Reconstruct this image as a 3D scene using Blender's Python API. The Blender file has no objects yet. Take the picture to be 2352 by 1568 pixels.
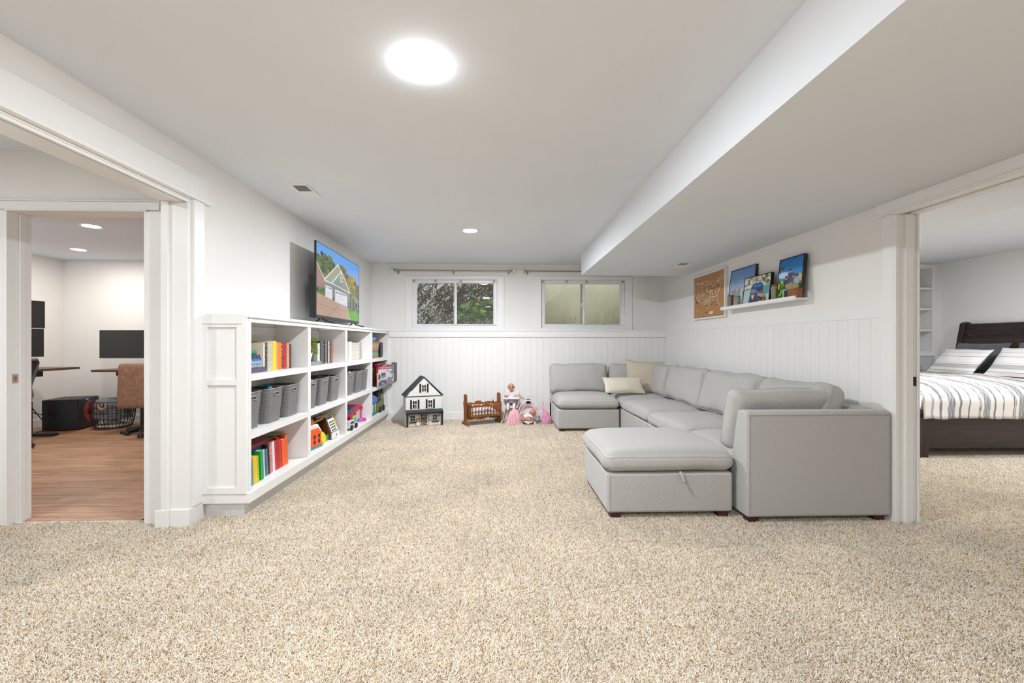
import bpy, math, random
import numpy as np
from mathutils import Vector, Matrix, Euler, noise
random.seed(7)
R = math.radians
S = bpy.context.scene
COL = S.collection

# ------------------------------------------------------------------ camera, world, exposure
cam_d = bpy.data.cameras.new('camera'); cam = bpy.data.objects.new('camera', cam_d); COL.objects.link(cam)
cam_d.sensor_width = 36.0; cam_d.lens = 36.0 * 1020 / 2352; cam_d.shift_y = 3 / 2352
cam_d.clip_start = 0.05; cam_d.clip_end = 100
cam.location = (0, 0, 1.19); cam.rotation_euler = (R(90), 0, -math.atan(31 / 1020))
S.camera = cam
S.view_settings.view_transform = 'Standard'; S.view_settings.look = 'None'
S.view_settings.gamma = 1.0; S.view_settings.use_curve_mapping = False
S.view_settings.exposure = 0.1
LAMP = 900.0          # strength of the ceiling lamp lenses
W = bpy.data.worlds.new('sky'); S.world = W; W.use_nodes = True
W.node_tree.nodes['Background'].inputs[0].default_value = (0.86, 0.93, 1.0, 1)
W.node_tree.nodes['Background'].inputs[1].default_value = 1.9

# ------------------------------------------------------------------ materials
def srgb(c):
    if isinstance(c, str):
        c = c.lstrip('#'); c = [int(c[i:i + 2], 16) / 255 for i in (0, 2, 4)]
    return tuple((x / 12.92 if x <= .04045 else ((x + .055) / 1.055) ** 2.4) for x in c)
_mc = {}
def M(name, col, rough=.6, metal=0., noise_amt=0., scale=20., bump=0., bscale=200., emit=None, est=0., spec=.5, sheen=0., stretch=(1, 1, 1), coat=0.):
    if name in _mc: return _mc[name]
    c = srgb(col) if isinstance(col, str) else col
    m = bpy.data.materials.new(name); m.use_nodes = True; nt = m.node_tree; b = nt.nodes['Principled BSDF']
    b.inputs['Base Color'].default_value = (*c, 1); b.inputs['Roughness'].default_value = rough
    b.inputs['Metallic'].default_value = metal; b.inputs['Specular IOR Level'].default_value = spec
    if sheen: b.inputs['Sheen Weight'].default_value = sheen
    if coat: b.inputs['Coat Weight'].default_value = coat
    if emit is not None:
        b.inputs['Emission Color'].default_value = (*(srgb(emit) if isinstance(emit, str) else emit), 1); b.inputs['Emission Strength'].default_value = est
    if noise_amt or bump:
        tc = nt.nodes.new('ShaderNodeTexCoord'); mp = nt.nodes.new('ShaderNodeMapping'); mp.inputs['Scale'].default_value = stretch
        nt.links.new(tc.outputs['Object'], mp.inputs[0])
    if noise_amt:
        n = nt.nodes.new('ShaderNodeTexNoise'); n.inputs['Scale'].default_value = scale; n.inputs['Detail'].default_value = 4
        nt.links.new(mp.outputs[0], n.inputs['Vector'])
        r = nt.nodes.new('ShaderNodeValToRGB'); r.color_ramp.elements[0].position = .3; r.color_ramp.elements[1].position = .7
        r.color_ramp.elements[0].color = (*[x * (1 - noise_amt) for x in c], 1); r.color_ramp.elements[1].color = (*[min(1, x * (1 + noise_amt * .6)) for x in c], 1)
        nt.links.new(n.outputs['Fac'], r.inputs[0]); nt.links.new(r.outputs[0], b.inputs['Base Color'])
    if bump:
        n = nt.nodes.new('ShaderNodeTexNoise'); n.inputs['Scale'].default_value = bscale; n.inputs['Detail'].default_value = 3
        nt.links.new(mp.outputs[0], n.inputs['Vector'])
        bp = nt.nodes.new('ShaderNodeBump'); bp.inputs['Strength'].default_value = bump; bp.inputs['Distance'].default_value = .002
        nt.links.new(n.outputs['Fac'], bp.inputs['Height']); nt.links.new(bp.outputs[0], b.inputs['Normal'])
    _mc[name] = m; return m
def wood(name, c1, c2, axis='X', rough=.45, scale=3.):
    m = bpy.data.materials.new(name); m.use_nodes = True; nt = m.node_tree; b = nt.nodes['Principled BSDF']; b.inputs['Roughness'].default_value = rough
    tc = nt.nodes.new('ShaderNodeTexCoord'); mp = nt.nodes.new('ShaderNodeMapping')
    s = [14, 14, 14]; s['XYZ'.index(axis)] = 1.1; mp.inputs['Scale'].default_value = s
    oi = nt.nodes.new('ShaderNodeObjectInfo'); ad = nt.nodes.new('ShaderNodeVectorMath'); ad.operation = 'ADD'
    ml = nt.nodes.new('ShaderNodeMath'); ml.operation = 'MULTIPLY'; ml.inputs[1].default_value = 37.
    nt.links.new(oi.outputs['Random'], ml.inputs[0]); nt.links.new(tc.outputs['Object'], ad.inputs[0]); nt.links.new(ml.outputs[0], ad.inputs[1])
    nt.links.new(ad.outputs[0], mp.inputs[0])
    n = nt.nodes.new('ShaderNodeTexNoise'); n.inputs['Scale'].default_value = scale; n.inputs['Detail'].default_value = 6; n.inputs['Roughness'].default_value = .62; n.inputs['Distortion'].default_value = .6
    nt.links.new(mp.outputs[0], n.inputs['Vector'])
    r = nt.nodes.new('ShaderNodeValToRGB'); r.color_ramp.elements[0].position = .32; r.color_ramp.elements[1].position = .62
    r.color_ramp.elements[0].color = (*srgb(c1), 1); r.color_ramp.elements[1].color = (*srgb(c2), 1)
    nt.links.new(n.outputs['Fac'], r.inputs[0])
    mx = nt.nodes.new('ShaderNodeMix'); mx.data_type = 'RGBA'; mx.blend_type = 'MULTIPLY'; mx.inputs[0].default_value = 1.
    rr = nt.nodes.new('ShaderNodeMapRange'); rr.inputs['To Min'].default_value = .84; rr.inputs['To Max'].default_value = 1.06
    nt.links.new(oi.outputs['Random'], rr.inputs['Value']); nt.links.new(r.outputs[0], mx.inputs[6]); nt.links.new(rr.outputs[0], mx.inputs[7])
    nt.links.new(mx.outputs[2], b.inputs['Base Color'])
    _mc[name] = m; return m
def attr_mat(name, attr='col', rough=.35, emit=0., bump=0.):
    m = bpy.data.materials.new(name); m.use_nodes = True; nt = m.node_tree; b = nt.nodes['Principled BSDF']; b.inputs['Roughness'].default_value = rough
    a = nt.nodes.new('ShaderNodeAttribute'); a.attribute_name = attr
    if emit:
        b.inputs['Base Color'].default_value = (.01, .01, .01, 1)
        nt.links.new(a.outputs['Color'], b.inputs['Emission Color']); b.inputs['Emission Strength'].default_value = emit
    else: nt.links.new(a.outputs['Color'], b.inputs['Base Color'])
    if bump:
        n = nt.nodes.new('ShaderNodeTexNoise'); n.inputs['Scale'].default_value = 300
        bp = nt.nodes.new('ShaderNodeBump'); bp.inputs['Strength'].default_value = bump; bp.inputs['Distance'].default_value = .002
        nt.links.new(n.outputs['Fac'], bp.inputs['Height']); nt.links.new(bp.outputs[0], b.inputs['Normal'])
    return m
WALL = M('wall_paint', (.87, .86, .835), .55, noise_amt=.012, scale=3, bump=.05, bscale=120)
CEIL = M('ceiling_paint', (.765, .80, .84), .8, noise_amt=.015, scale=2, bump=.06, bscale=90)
TRIM = M('trim_paint', (.88, .88, .87), .35)
BEAD = M('beadboard_paint', (.87, .87, .85), .4)
BLACK = M('black_plastic', (.012, .012, .013), .4); DGREY = M('dark_grey_plastic', (.05, .05, .055), .5)
CHROME = M('brushed_nickel', (.55, .52, .48), .3, 1.)
WHITEP = M('white_plastic', (.86, .86, .86), .35)
def fabric(name, c, amt=.22, sc=420., rough=.9, bump=.5):
    m = M(name, c, rough, noise_amt=amt, scale=sc, bump=bump, bscale=700, sheen=.25, spec=.2); return m
SOFA = fabric('sofa_fabric', (.49, .48, .46), .22, 280.); SEAM = M('sofa_seam', (.38, .365, .34), .9)
def glassmat():
    m = bpy.data.materials.new('window_glass'); m.use_nodes = True; nt = m.node_tree; nt.nodes.clear()
    o = nt.nodes.new('ShaderNodeOutputMaterial'); t = nt.nodes.new('ShaderNodeBsdfTransparent'); g = nt.nodes.new('ShaderNodeBsdfGlossy')
    g.inputs['Roughness'].default_value = .0; fr = nt.nodes.new('ShaderNodeFresnel'); fr.inputs['IOR'].default_value = 1.75
    mx = nt.nodes.new('ShaderNodeMixShader'); nt.links.new(fr.outputs[0], mx.inputs[0]); nt.links.new(t.outputs[0], mx.inputs[1]); nt.links.new(g.outputs[0], mx.inputs[2])
    nt.links.new(mx.outputs[0], o.inputs[0]); return m
GLASS = glassmat()

# ------------------------------------------------------------------ mesh helpers
class MB:
    def __init__(s): s.v = []; s.f = []
    def add(s, vs, fs):
        o = len(s.v); s.v += [tuple(x) for x in vs]; s.f += [tuple(i + o for i in f) for f in fs]; return s
    def box(s, x0, x1, y0, y1, z0, z1, m=None):
        vs = [Vector((x, y, z)) for x in (x0, x1) for y in (y0, y1) for z in (z0, z1)]
        if m is not None: vs = [m @ v for v in vs]
        return s.add(vs, [(0, 1, 3, 2), (4, 6, 7, 5), (0, 4, 5, 1), (2, 3, 7, 6), (0, 2, 6, 4), (1, 5, 7, 3)])
    def prism(s, pts, d0, d1, plane='xz', m=None):
        # pts in the plane, extruded along the third axis
        def mk(a, b, d): return {'xz': (a, d, b), 'xy': (a, b, d), 'yz': (d, a, b)}[plane]
        n = len(pts); vs = [Vector(mk(a, b, d0)) for a, b in pts] + [Vector(mk(a, b, d1)) for a, b in pts]
        if m is not None: vs = [m @ v for v in vs]
        return s.add(vs, [tuple(range(n)), tuple(range(2 * n - 1, n - 1, -1))] + [(i, i + n, (i + 1) % n + n, (i + 1) % n) for i in range(n)])
    def frame(s, u0, u1, v0, v1, t, d0, d1, plane='xz', m=None):
        tl, tr_, tb_, tt = t if hasattr(t, '__len__') else (t, t, t, t)
        for a in ((u0, u1, v0, v0 + tb_), (u0, u1, v1 - tt, v1), (u0, u0 + tl, v0 + tb_, v1 - tt), (u1 - tr_, u1, v0 + tb_, v1 - tt)):
            if a[1] - a[0] < 1e-6 or a[3] - a[2] < 1e-6: continue
            if plane == 'xz': s.box(a[0], a[1], d0, d1, a[2], a[3], m)
            elif plane == 'yz': s.box(d0, d1, a[0], a[1], a[2], a[3], m)
            else: s.box(a[0], a[1], a[2], a[3], d0, d1, m)
        return s
    def tube(s, pts, r, n=8, r2=None, closed=False, cap=True):
        pts = [Vector(p) for p in pts]; N = len(pts); rings = []; up = None
        for i, p in enumerate(pts):
            if closed: t = pts[(i + 1) % N] - pts[i - 1]
            else: t = pts[min(i + 1, N - 1)] - pts[max(i - 1, 0)]
            t.normalize()
            if up is None: up = Vector((0, 0, 1)) if abs(t.z) < .9 else Vector((1, 0, 0))
            a = t.cross(up).normalized(); b = a.cross(t).normalized(); up = b
            rr = r if r2 is None else (r + (r2 - r) * i / max(1, N - 1))
            if callable(r): rr = r(i / max(1, N - 1))
            rings.append([p + a * rr * math.cos(2 * math.pi * k / n) + b * rr * math.sin(2 * math.pi * k / n) for k in range(n)])
        vs = [v for rg in rings for v in rg]; fs = []
        for i in range(N if closed else N - 1):
            j = (i + 1) % N
            for k in range(n): fs.append((i * n + k, i * n + (k + 1) % n, j * n + (k + 1) % n, j * n + k))
        if not closed and cap: fs += [tuple(range(n - 1, -1, -1)), tuple((N - 1) * n + k for k in range(n))]
        return s.add(vs, fs)
    def lathe(s, prof, c=(0, 0, 0), n=24, m=None):
        vs = []; fs = []; K = len(prof)
        for k in range(n):
            a = 2 * math.pi * k / n
            for r, z in prof: vs.append(Vector((r * math.cos(a), r * math.sin(a), z)))
        if m is not None: vs = [m @ v for v in vs]
        vs = [v + Vector(c) for v in vs]
        for k in range(n):
            for i in range(K - 1): fs.append((k * K + i, ((k + 1) % n) * K + i, ((k + 1) % n) * K + i + 1, k * K + i + 1))
        return s.add(vs, fs)
    def ball(s, c, r, n=12, m=None):
        r = (r, r, r) if not hasattr(r, '__len__') else r; vs = []; fs = []; h = max(4, n // 2)
        for i in range(h + 1):
            t = math.pi * i / h
            for k in range(n):
                a = 2 * math.pi * k / n; vs.append(Vector((r[0] * math.sin(t) * math.cos(a), r[1] * math.sin(t) * math.sin(a), r[2] * math.cos(t))))
        if m is not None: vs = [m @ v for v in vs]
        vs = [v + Vector(c) for v in vs]
        for i in range(h):
            for k in range(n): fs.append((i * n + k, (i + 1) * n + k, (i + 1) * n + (k + 1) % n, i * n + (k + 1) % n))
        return s.add(vs, fs)
    def grid(s, fn, nu, nv):
        vs = [Vector(fn(i / nu, j / nv)) for i in range(nu + 1) for j in range(nv + 1)]
        return s.add(vs, [(i * (nv + 1) + j, (i + 1) * (nv + 1) + j, (i + 1) * (nv + 1) + j + 1, i * (nv + 1) + j + 1) for i in range(nu) for j in range(nv)])
    def xf(s, m): s.v = [tuple(m @ Vector(v)) for v in s.v]; return s
    def build(s, name, mat, parent=None, smooth=False, bev=0., local=False, seg=2, fix=True, ang=40):
        me = bpy.data.meshes.new(name)
        off = Vector((0, 0, 0))
        if parent is not None and not local:
            p = parent
            while p is not None: off += p.location; p = p.parent
        me.from_pydata([tuple(Vector(v) - off) for v in s.v] if off.length else s.v, [], s.f); me.update()
        if fix:
            import bmesh
            b = bmesh.new(); b.from_mesh(me); bmesh.ops.remove_doubles(b, verts=b.verts, dist=1e-6); bmesh.ops.recalc_face_normals(b, faces=b.faces); b.to_mesh(me); b.free()
        if smooth:
            me.polygons.foreach_set('use_smooth', [True] * len(me.polygons)); me.set_sharp_from_angle(angle=R(ang))
        o = bpy.data.objects.new(name, me); COL.objects.link(o)
        if mat is not None:
            for mm in (mat if isinstance(mat, (list, tuple)) else [mat]): me.materials.append(mm)
        if parent is not None: o.parent = parent
        if bev:
            md = o.modifiers.new('bevel', 'BEVEL'); md.width = bev; md.segments = seg; md.limit_method = 'ANGLE'; md.angle_limit = R(40)
        return o
def tag(o, label=None, cat=None, group=None, kind=None):
    if label: o['label'] = label
    if cat: o['category'] = cat
    if group: o['group'] = group
    if kind: o['kind'] = kind
    return o
def thing(name, label, cat, loc=(0, 0, 0), rz=0., group=None):
    o = bpy.data.objects.new(name, None); COL.objects.link(o); o.location = loc; o.rotation_euler = (0, 0, rz); o.empty_display_size = .1
    return tag(o, label, cat, group)
def bx(name, mat, parent, x0, x1, y0, y1, z0, z1, bev=0., m=None, local=False, kind=None):
    o = MB().box(x0, x1, y0, y1, z0, z1, m).build(name, mat, parent, bev=bev, local=local)
    if kind: o['kind'] = kind
    return o
def struct(name, mb, mat, bev=0.):
    o = mb.build(name, mat, None, bev=bev); o['kind'] = 'structure'; return o
def copy_tree(o, parent=None):
    c = o.copy(); COL.objects.link(c); c.parent = parent
    for ch in list(o.children): copy_tree(ch, c)
    return c
def TR(x, y, z, rz=0., rx=0., ry=0.): return Matrix.Translation((x, y, z)) @ Euler((rx, ry, rz)).to_matrix().to_4x4()

# raster pictures -> coloured grid meshes (flat print)
class Pic:
    def __init__(s, w, h, bg): s.w = w; s.h = h; s.a = np.zeros((h, w, 3)); s.a[:] = bg; s.X, s.Y = np.meshgrid((np.arange(w) + .5) / w, 1 - (np.arange(h) + .5) / h); s.rng = np.random.RandomState(3)
    def poly(s, pts, c, jit=0.):
        X, Y = s.X, s.Y; ins = np.zeros(X.shape, bool); n = len(pts)
        for i in range(n):
            x0, y0 = pts[i]; x1, y1 = pts[(i + 1) % n]
            cond = ((y0 > Y) != (y1 > Y)); xi = (x1 - x0) * (Y - y0) / ((y1 - y0) if y1 != y0 else 1e-9) + x0
            ins ^= cond & (X < xi)
        s.put(ins, c, jit)
    def put(s, msk, c, jit=0.):
        c = np.array(c); k = msk.sum()
        s.a[msk] = np.clip(c + (s.rng.rand(k, 1) - .5) * jit, 0, 1)
    def ell(s, cx, cy, rx, ry, c, jit=0.): s.put(((s.X - cx) / rx) ** 2 + ((s.Y - cy) / ry) ** 2 < 1, c, jit)
    def blobs(s, x0, x1, y0, y1, n, r, cols):
        for i in range(n):
            x = s.rng.uniform(x0, x1); y = s.rng.uniform(y0, y1); q = r * s.rng.uniform(.5, 1.3); s.ell(x, y, q, q * 1.3, cols[s.rng.randint(len(cols))])
    def line(s, pts, wd, c):
        for (x0, y0), (x1, y1) in zip(pts[:-1], pts[1:]):
            dx, dy = x1 - x0, y1 - y0; L = dx * dx + dy * dy + 1e-12; t = np.clip(((s.X - x0) * dx + (s.Y - y0) * dy) / L, 0, 1)
            s.put((s.X - x0 - t * dx) ** 2 + (s.Y - y0 - t * dy) ** 2 < wd * wd, c)
    def mesh(s, name, mat, parent, o, ux, uy, local=False):
        # o = bottom-left corner, ux along the width, uy along the height
        nx, ny = s.w, s.h; o, ux, uy = Vector(o), Vector(ux), Vector(uy)
        me = bpy.data.meshes.new(name); off = Vector((0, 0, 0))
        if parent is not None and not local:
            p = parent
            while p is not None: off += p.location; p = p.parent
        U, V = np.meshgrid(np.linspace(0, 1, nx), np.linspace(1, 0, ny)); P = (np.array(o - off)[None, None] + U[..., None] * np.array(ux) + V[..., None] * np.array(uy)).reshape(-1, 3)
        idx = np.arange(nx * ny).reshape(ny, nx); F = np.stack([idx[:-1, :-1], idx[1:, :-1], idx[1:, 1:], idx[:-1, 1:]], -1).reshape(-1, 4)
        me.vertices.add(len(P)); me.vertices.foreach_set('co', P.ravel()); me.loops.add(F.size); me.loops.foreach_set('vertex_index', F.ravel())
        me.polygons.add(len(F)); me.polygons.foreach_set('loop_start', np.arange(len(F)) * 4); me.update(calc_edges=True)
        a = me.attributes.new('col', 'FLOAT_COLOR', 'POINT'); c = s.a; lin = np.where(c <= .04045, c / 12.92, ((c + .055) / 1.055) ** 2.4)
        a.data.foreach_set('color', np.concatenate([lin, np.ones(lin.shape[:2] + (1,))], -1).reshape(-1))
        ob = bpy.data.objects.new(name, me); COL.objects.link(ob); me.materials.append(mat)
        if parent is not None: ob.parent = parent
        return ob
PRINT = attr_mat('printed_picture', rough=.25)

# ------------------------------------------------------------------ the room shell
XL, XR, CH, SZ = -2.0, 2.62, 2.435, 2.13
YK, YU = 6.874, 7.07          # knee wall face, upper wall face
f = MB().box(-2.4, XR + .2, -2.6, 6.95, -.12, 0).box(-4.6, -2.3, -1.0, 3.03, -.12, 0).box(XR + .1, 6.9, -1.0, 6.6, -.12, 0)
CBASE = M('carpet_backing', (.62, .50, .37), .95, noise_amt=.4, scale=260)
floor = struct('floor', f, CBASE)
of = struct('floor_office', MB().box(-6.7, -2.3, 3.03, 7.0, -.12, -.012), M('office_underlay', (.12, .07, .04), .8))
LAM = wood('laminate_plank', '#94694a', '#c89a78', 'X', .42, 2.2)
plank = None; row = 0; y = 3.03
while y < 6.86:
    x = -6.6 + (row * .43) % 1.2 - 1.2
    while x < -2.3:
        a, b = max(x, -6.6), min(x + 1.2, -2.32)
        if b - a > .1:
            if plank is None or b - a < 1.19: o = bx('floor_plank', LAM, of, a + .0012, b - .0012, y + .001, y + .179, -.011, 0, bev=.0012)
            else:
                o = plank.copy(); COL.objects.link(o); o.parent = of; o.location = plank.location + Vector((a - plank['px'], y - plank['py'], 0))
            if b - a > 1.19 and plank is None: plank = o; plank['px'] = a; plank['py'] = y
        x += 1.2
    y += .18; row += 1
if plank:
    for k in ('px', 'py'):
        for o in of.children:
            if k in o: del o[k]
bx('threshold_strip', TRIM, of, -3.2, -2.3, 3.02, 3.04, -.01, .004)

# ceilings
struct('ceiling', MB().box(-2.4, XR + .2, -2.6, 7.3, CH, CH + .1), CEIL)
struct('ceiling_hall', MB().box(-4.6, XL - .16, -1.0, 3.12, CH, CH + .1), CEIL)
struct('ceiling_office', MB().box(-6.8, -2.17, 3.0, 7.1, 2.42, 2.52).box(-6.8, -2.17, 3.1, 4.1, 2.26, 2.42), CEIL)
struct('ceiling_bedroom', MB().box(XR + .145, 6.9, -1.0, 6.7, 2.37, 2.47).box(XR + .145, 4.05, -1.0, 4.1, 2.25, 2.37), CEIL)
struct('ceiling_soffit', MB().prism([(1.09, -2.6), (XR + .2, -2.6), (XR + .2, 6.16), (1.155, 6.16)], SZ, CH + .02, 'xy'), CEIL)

# walls
wl = MB().box(XL - .16, XL, 2.957, 7.2, 0, CH).box(XL - .16, XL, -2.6, .3, 0, CH).box(XL - .16, XL, .3, 2.957, 2.115, CH)
wall_left = struct('wall_left', wl, WALL)
wr = MB().box(XR, XR + .145, 2.858, 7.2, 0, CH).box(XR, XR + .145, -2.6, .3, 0, CH).box(XR, XR + .145, .3, 2.858, 2.05, CH)
wall_right = struct('wall_right', wr, WALL)
wall_back = struct('wall_back', MB().box(-2.1, XR + .1, YK, YK + .19, 0, 1.377), WALL)
W1 = (-1.363, -.021, 1.431, 2.196); W2 = (.681, 2.033, 1.431, 2.196)
ub = MB().box(-2.1, XR + .1, YU, YU + .2, 1.3, W1[2]).box(-2.1, XR + .1, YU, YU + .2, W1[3], CH + .05)
for a, b in ((-2.1, W1[0]), (W1[1], W2[0]), (W2[1], XR + .1)): ub.box(a, b, YU, YU + .2, W1[2], W1[3])
struct('wall_back_upper', ub, WALL)
struct('wall_front', MB().box(-2.2, XR + .2, -2.72, -2.6, 0, CH), WALL)
# office door wall, hall and office and bedroom walls
DX0, DX1, DY0, DY1, DH = -3.18, -2.305, 2.968, 3.11, 2.046
struct('wall_hall_door', MB().box(-4.6, DX0, DY0 + .012, DY1, 0, CH).box(DX1, XL - .05, DY0 + .012, DY1, 0, CH).box(DX0, DX1, DY0 + .012, DY1, DH, CH), WALL)
struct('wall_hall_left', MB().box(-4.6, -4.5, -1.0, 3.1, 0, CH).box(-4.6, XL - .16, -1.1, -1.0, 0, CH), WALL)
struct('wall_office_left', MB().box(-6.6, -6.48, 3.0, 6.95, 0, 2.45), WALL)
struct('wall_office_back', MB().box(-6.6, -2.1, 6.83, 6.95, 0, 2.45), WALL)
struct('wall_bedroom_right', MB().box(6.62, 6.75, -1.0, 6.6, 0, 2.4), WALL)
struct('wall_bedroom_back', MB().box(XR + .1, 5.9, 6.46, 6.6, 0, 2.4).box(6.5, 6.75, 6.46, 6.6, 0, 2.4).box(5.9, 6.5, 6.46, 6.6, 0, 1.04).box(5.9, 6.5, 6.46, 6.6, 2.34, 2.4).box(5.85, 6.55, 6.78, 6.84, .9, 2.4).box(5.85, 5.899, 6.601, 6.779, .9, 2.39).box(6.501, 6.55, 6.601, 6.779, .9, 2.39), WALL)
struct('wall_bedroom_front', MB().box(XR + .1, 6.75, -1.1, -1.0, 0, 2.4), WALL)

# beadboard planks
pl = None
def planks(n, fn, parent, bead):
    base = None
    for i in range(n):
        if base is None: base = fn(parent); o = base
        else: o = base.copy(); COL.objects.link(o); o.parent = parent
        if bead == 'y': o.location.y = base.location.y + i * .1
        else: o.location.x = base.location.x + i * .1
mk_r = lambda p: MB().prism([(0, 2.9485), (-.004, 2.9495), (-.004, 3.0385), (-.0028, 3.0395), (-.004, 3.0405), (-.004, 3.0465), (0, 3.0475)], .12, 1.362, 'xy', TR(XR, 0, 0)).build('beadboard_plank', BEAD, p)
planks(39, mk_r, wall_right, 'y')
mk_b = lambda p: MB().prism([(-1.70, 0), (-1.699, -.004), (-1.6095, -.004), (-1.6085, -.0028), (-1.6075, -.004), (-1.6015, -.004), (-1.6005, 0)], .12, 1.28, 'xy', TR(0, YK, 0)).build('beadboard_plank', BEAD, p)
planks(43, mk_b, wall_back, 'x')
# trims
struct('baseboard_right', MB().box(XR - .014, XR, 2.945, YK, 0, .125), TRIM, .003)
struct('baseboard_back', MB().box(-1.74, XR - .014, YK - .014, YK, 0, .125), TRIM, .003)
struct('baseboard_left', MB().box(XL, XL + .012, 2.972, 3.055, 0, .123).box(-2.194, XL - .112, 2.900, 2.9715, 0, .118).box(XL - .1119, XL + .012, 2.916, 2.9715, 0, .118), TRIM, .002)
struct('baseboard_office', MB().box(-6.48, -2.3, 6.815, 6.83, 0, .11).box(-6.48, -6.465, 3.1, 6.83, 0, .11), TRIM, .003)
struct('baseboard_bedroom', MB().box(XR + .16, 6.62, 6.445, 6.46, 0, .11).box(6.605, 6.62, -1, 6.46, 0, .11), TRIM, .003)
struct('trim_1', MB().box(-1.68, XR, YK - .022, YK, 1.277, 1.372).box(-1.72, XR, YK - .034, YK + .02, 1.372, 1.39), TRIM, .002)     # ledge rail on the back wall
struct('trim_2', MB().box(XR - .008, XR, 2.945, YK, 1.362, 1.452), TRIM, .0015)
struct('trim_3', MB().box(XL, XL + .018, 2.957, 3.06, .123, 2.127).box(XL, XL + .022, .2, 3.085, 2.149, 2.288).box(XL, XL + .034, .2, 3.117, 2.1275, 2.1485), TRIM, .002)   # left opening casing
struct('trim_4', MB().box(XL - .16, XL - .001, 2.925, 2.957, 0, 2.0975).box(XL - .16, XL - .115, 2.905, 2.9245, 0, 2.0975).box(XL - .165, XL - .030, .3, 2.957, 2.098, 2.114).box(XL - .018, XL - .001, .3, 2.957, 2.098, 2.114), TRIM, .002)
struct('trim_5', MB().box(XR - .014, XR, 2.858, 2.945, 0, 2.043).box(XR - .022, XR, .2, 2.985, 2.0565, SZ).box(XR - .03, XR, .2, 2.985, 2.044, 2.056), TRIM, .002)
struct('trim_6', MB().box(XR + .0125, XR + .1345, 2.846, 2.858, 0, 2.035).box(XR - .013, XR + .012, 2.838, 2.8575, 0, 2.035).box(XR + .05, XR + .1, 2.832, 2.8455, 0, 2.035).box(XR - .02, XR + .03, .3, 2.858, 2.0355, 2.049).box(XR + .09, XR + .15, .3, 2.858, 2.0355, 2.049), TRIM, .002)
# cornice line on the back wall
struct('trim_7', MB().box(XL, XR, YU - .012, YU, 2.385, CH), TRIM, .002)
# office doorway
d1 = struct('door_1', MB().box(DX0 - .09, DX0 - .0105, DY0, DY0 + .0115, 0, DH).box(DX0 - .092, DX1 + .09, DY0, DY0 + .0115, DH + .0105, DH + .062).box(DX0 - .1, DX1 + .1, DY0 - .01, DY0 + .0115, DH + .0625, DH + .07).box(DX1 + .0105, DX1 + .11, DY0 - .004, DY0 + .0115, 0, DH), TRIM, .002)
MB().box(DX0 - .01, DX0 + .004, DY0 - .003, DY1 + .01, 0, DH).box(DX1 - .004, DX1 + .01, DY0 - .003, DY1 + .01, 0, DH).box(DX0 - .01, DX1 + .01, DY0 - .003, DY1 + .01, DH + .0005, DH + .01).box(DX0 + .0045, DX0 + .014, DY0 + .07, DY0 + .105, 0, DH - .001).build('door_jamb', TRIM, d1, bev=.0015)
sp = bx('strike_plate', CHROME, d1, DX0 + .004, DX0 + .0065, DY0 + .03, DY0 + .066, .925, .985)
bx('latch_hole', M('latch_wood', '#a8652e', .7), sp, DX0 + .0065, DX0 + .0072, DY0 + .04, DY0 + .056, .94, .97)
d2 = struct('door_2', MB().box(XR + .135, XR + .150, 2.836, 2.857, 0, 2.035), TRIM, .002)
bx('strike_plate', M('bronze_plate', '#4a3427', .5, .6), d2, XR + .108, XR + .132, 2.8440, 2.8458, .905, .965)

# ------------------------------------------------------------------ windows
VIN = M('window_vinyl', (.86, .86, .86), .3)
def window(name, w):
    x0, x1, z0, z1 = w; xm = (x0 + x1) / 2; fr = MB()
    yb0, yb1 = YU + .035, YU + .12
    fr.frame(x0, x1, z0, z1, (.05, .05, .04, .045), yb0, yb1)
    o = struct(name, fr, VIN, .003)
    MB().box(x0 - .11, x0 - .001, YU - .014, YU, z0 - .04, z1 + .02).box(x1 + .001, x1 + .11, YU - .014, YU, z0 - .04, z1 + .02).box(x0 - .115, x1 + .115, YU - .02, YU, z1 + .0205, z1 + .05).box(x0, x1, YU - .013, YU, z0 - .04, z0 - .002).build('window_casing', TRIM, o, bev=.002)
    for k, (a, b, yy) in enumerate(((x0 + .05, xm + .025, yb0 + .012), (xm - .025, x1 - .05, yb0 + .045))):
        sh = MB(); t = .028
        sh.frame(a, b, z0 + .035, z1 - .04, (t * (.6 if k == 0 else 1), t * (1.1 if k == 0 else .5), t * .8, t * .5), yy, yy + .03)
        so = sh.build('sash', VIN, o, bev=.002)
        bx('window_pane', GLASS, so, a + .01, b - .01, yy + .012, yy + .016, z0 + .05, z1 - .05)
    lk = MB().box(xm - .03, xm - .012, yb0 - .006, yb0 + .014, 1.77, 1.83); lk.build('sash_lock', WHITEP, o, bev=.003)
    tr = MB().box(x0, x1, YU + .002, YU + .02, z1 - .012, z1 - .004).build('shade_track', WHITEP, o)
    for fx in ((.02, .27, .57, .96) if name == 'window_1' else (.02, .3, .54, .97)):
        xx = x0 + fx * (x1 - x0); MB().box(xx - .014, xx + .014, YU + .0, YU + .03, z1 - .04, z1 - .008).build('shade_bracket', M('bracket_grey', (.35, .38, .38), .4), o, bev=.002)
    return o
window('window_1', W1); window('window_2', W2)

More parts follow.
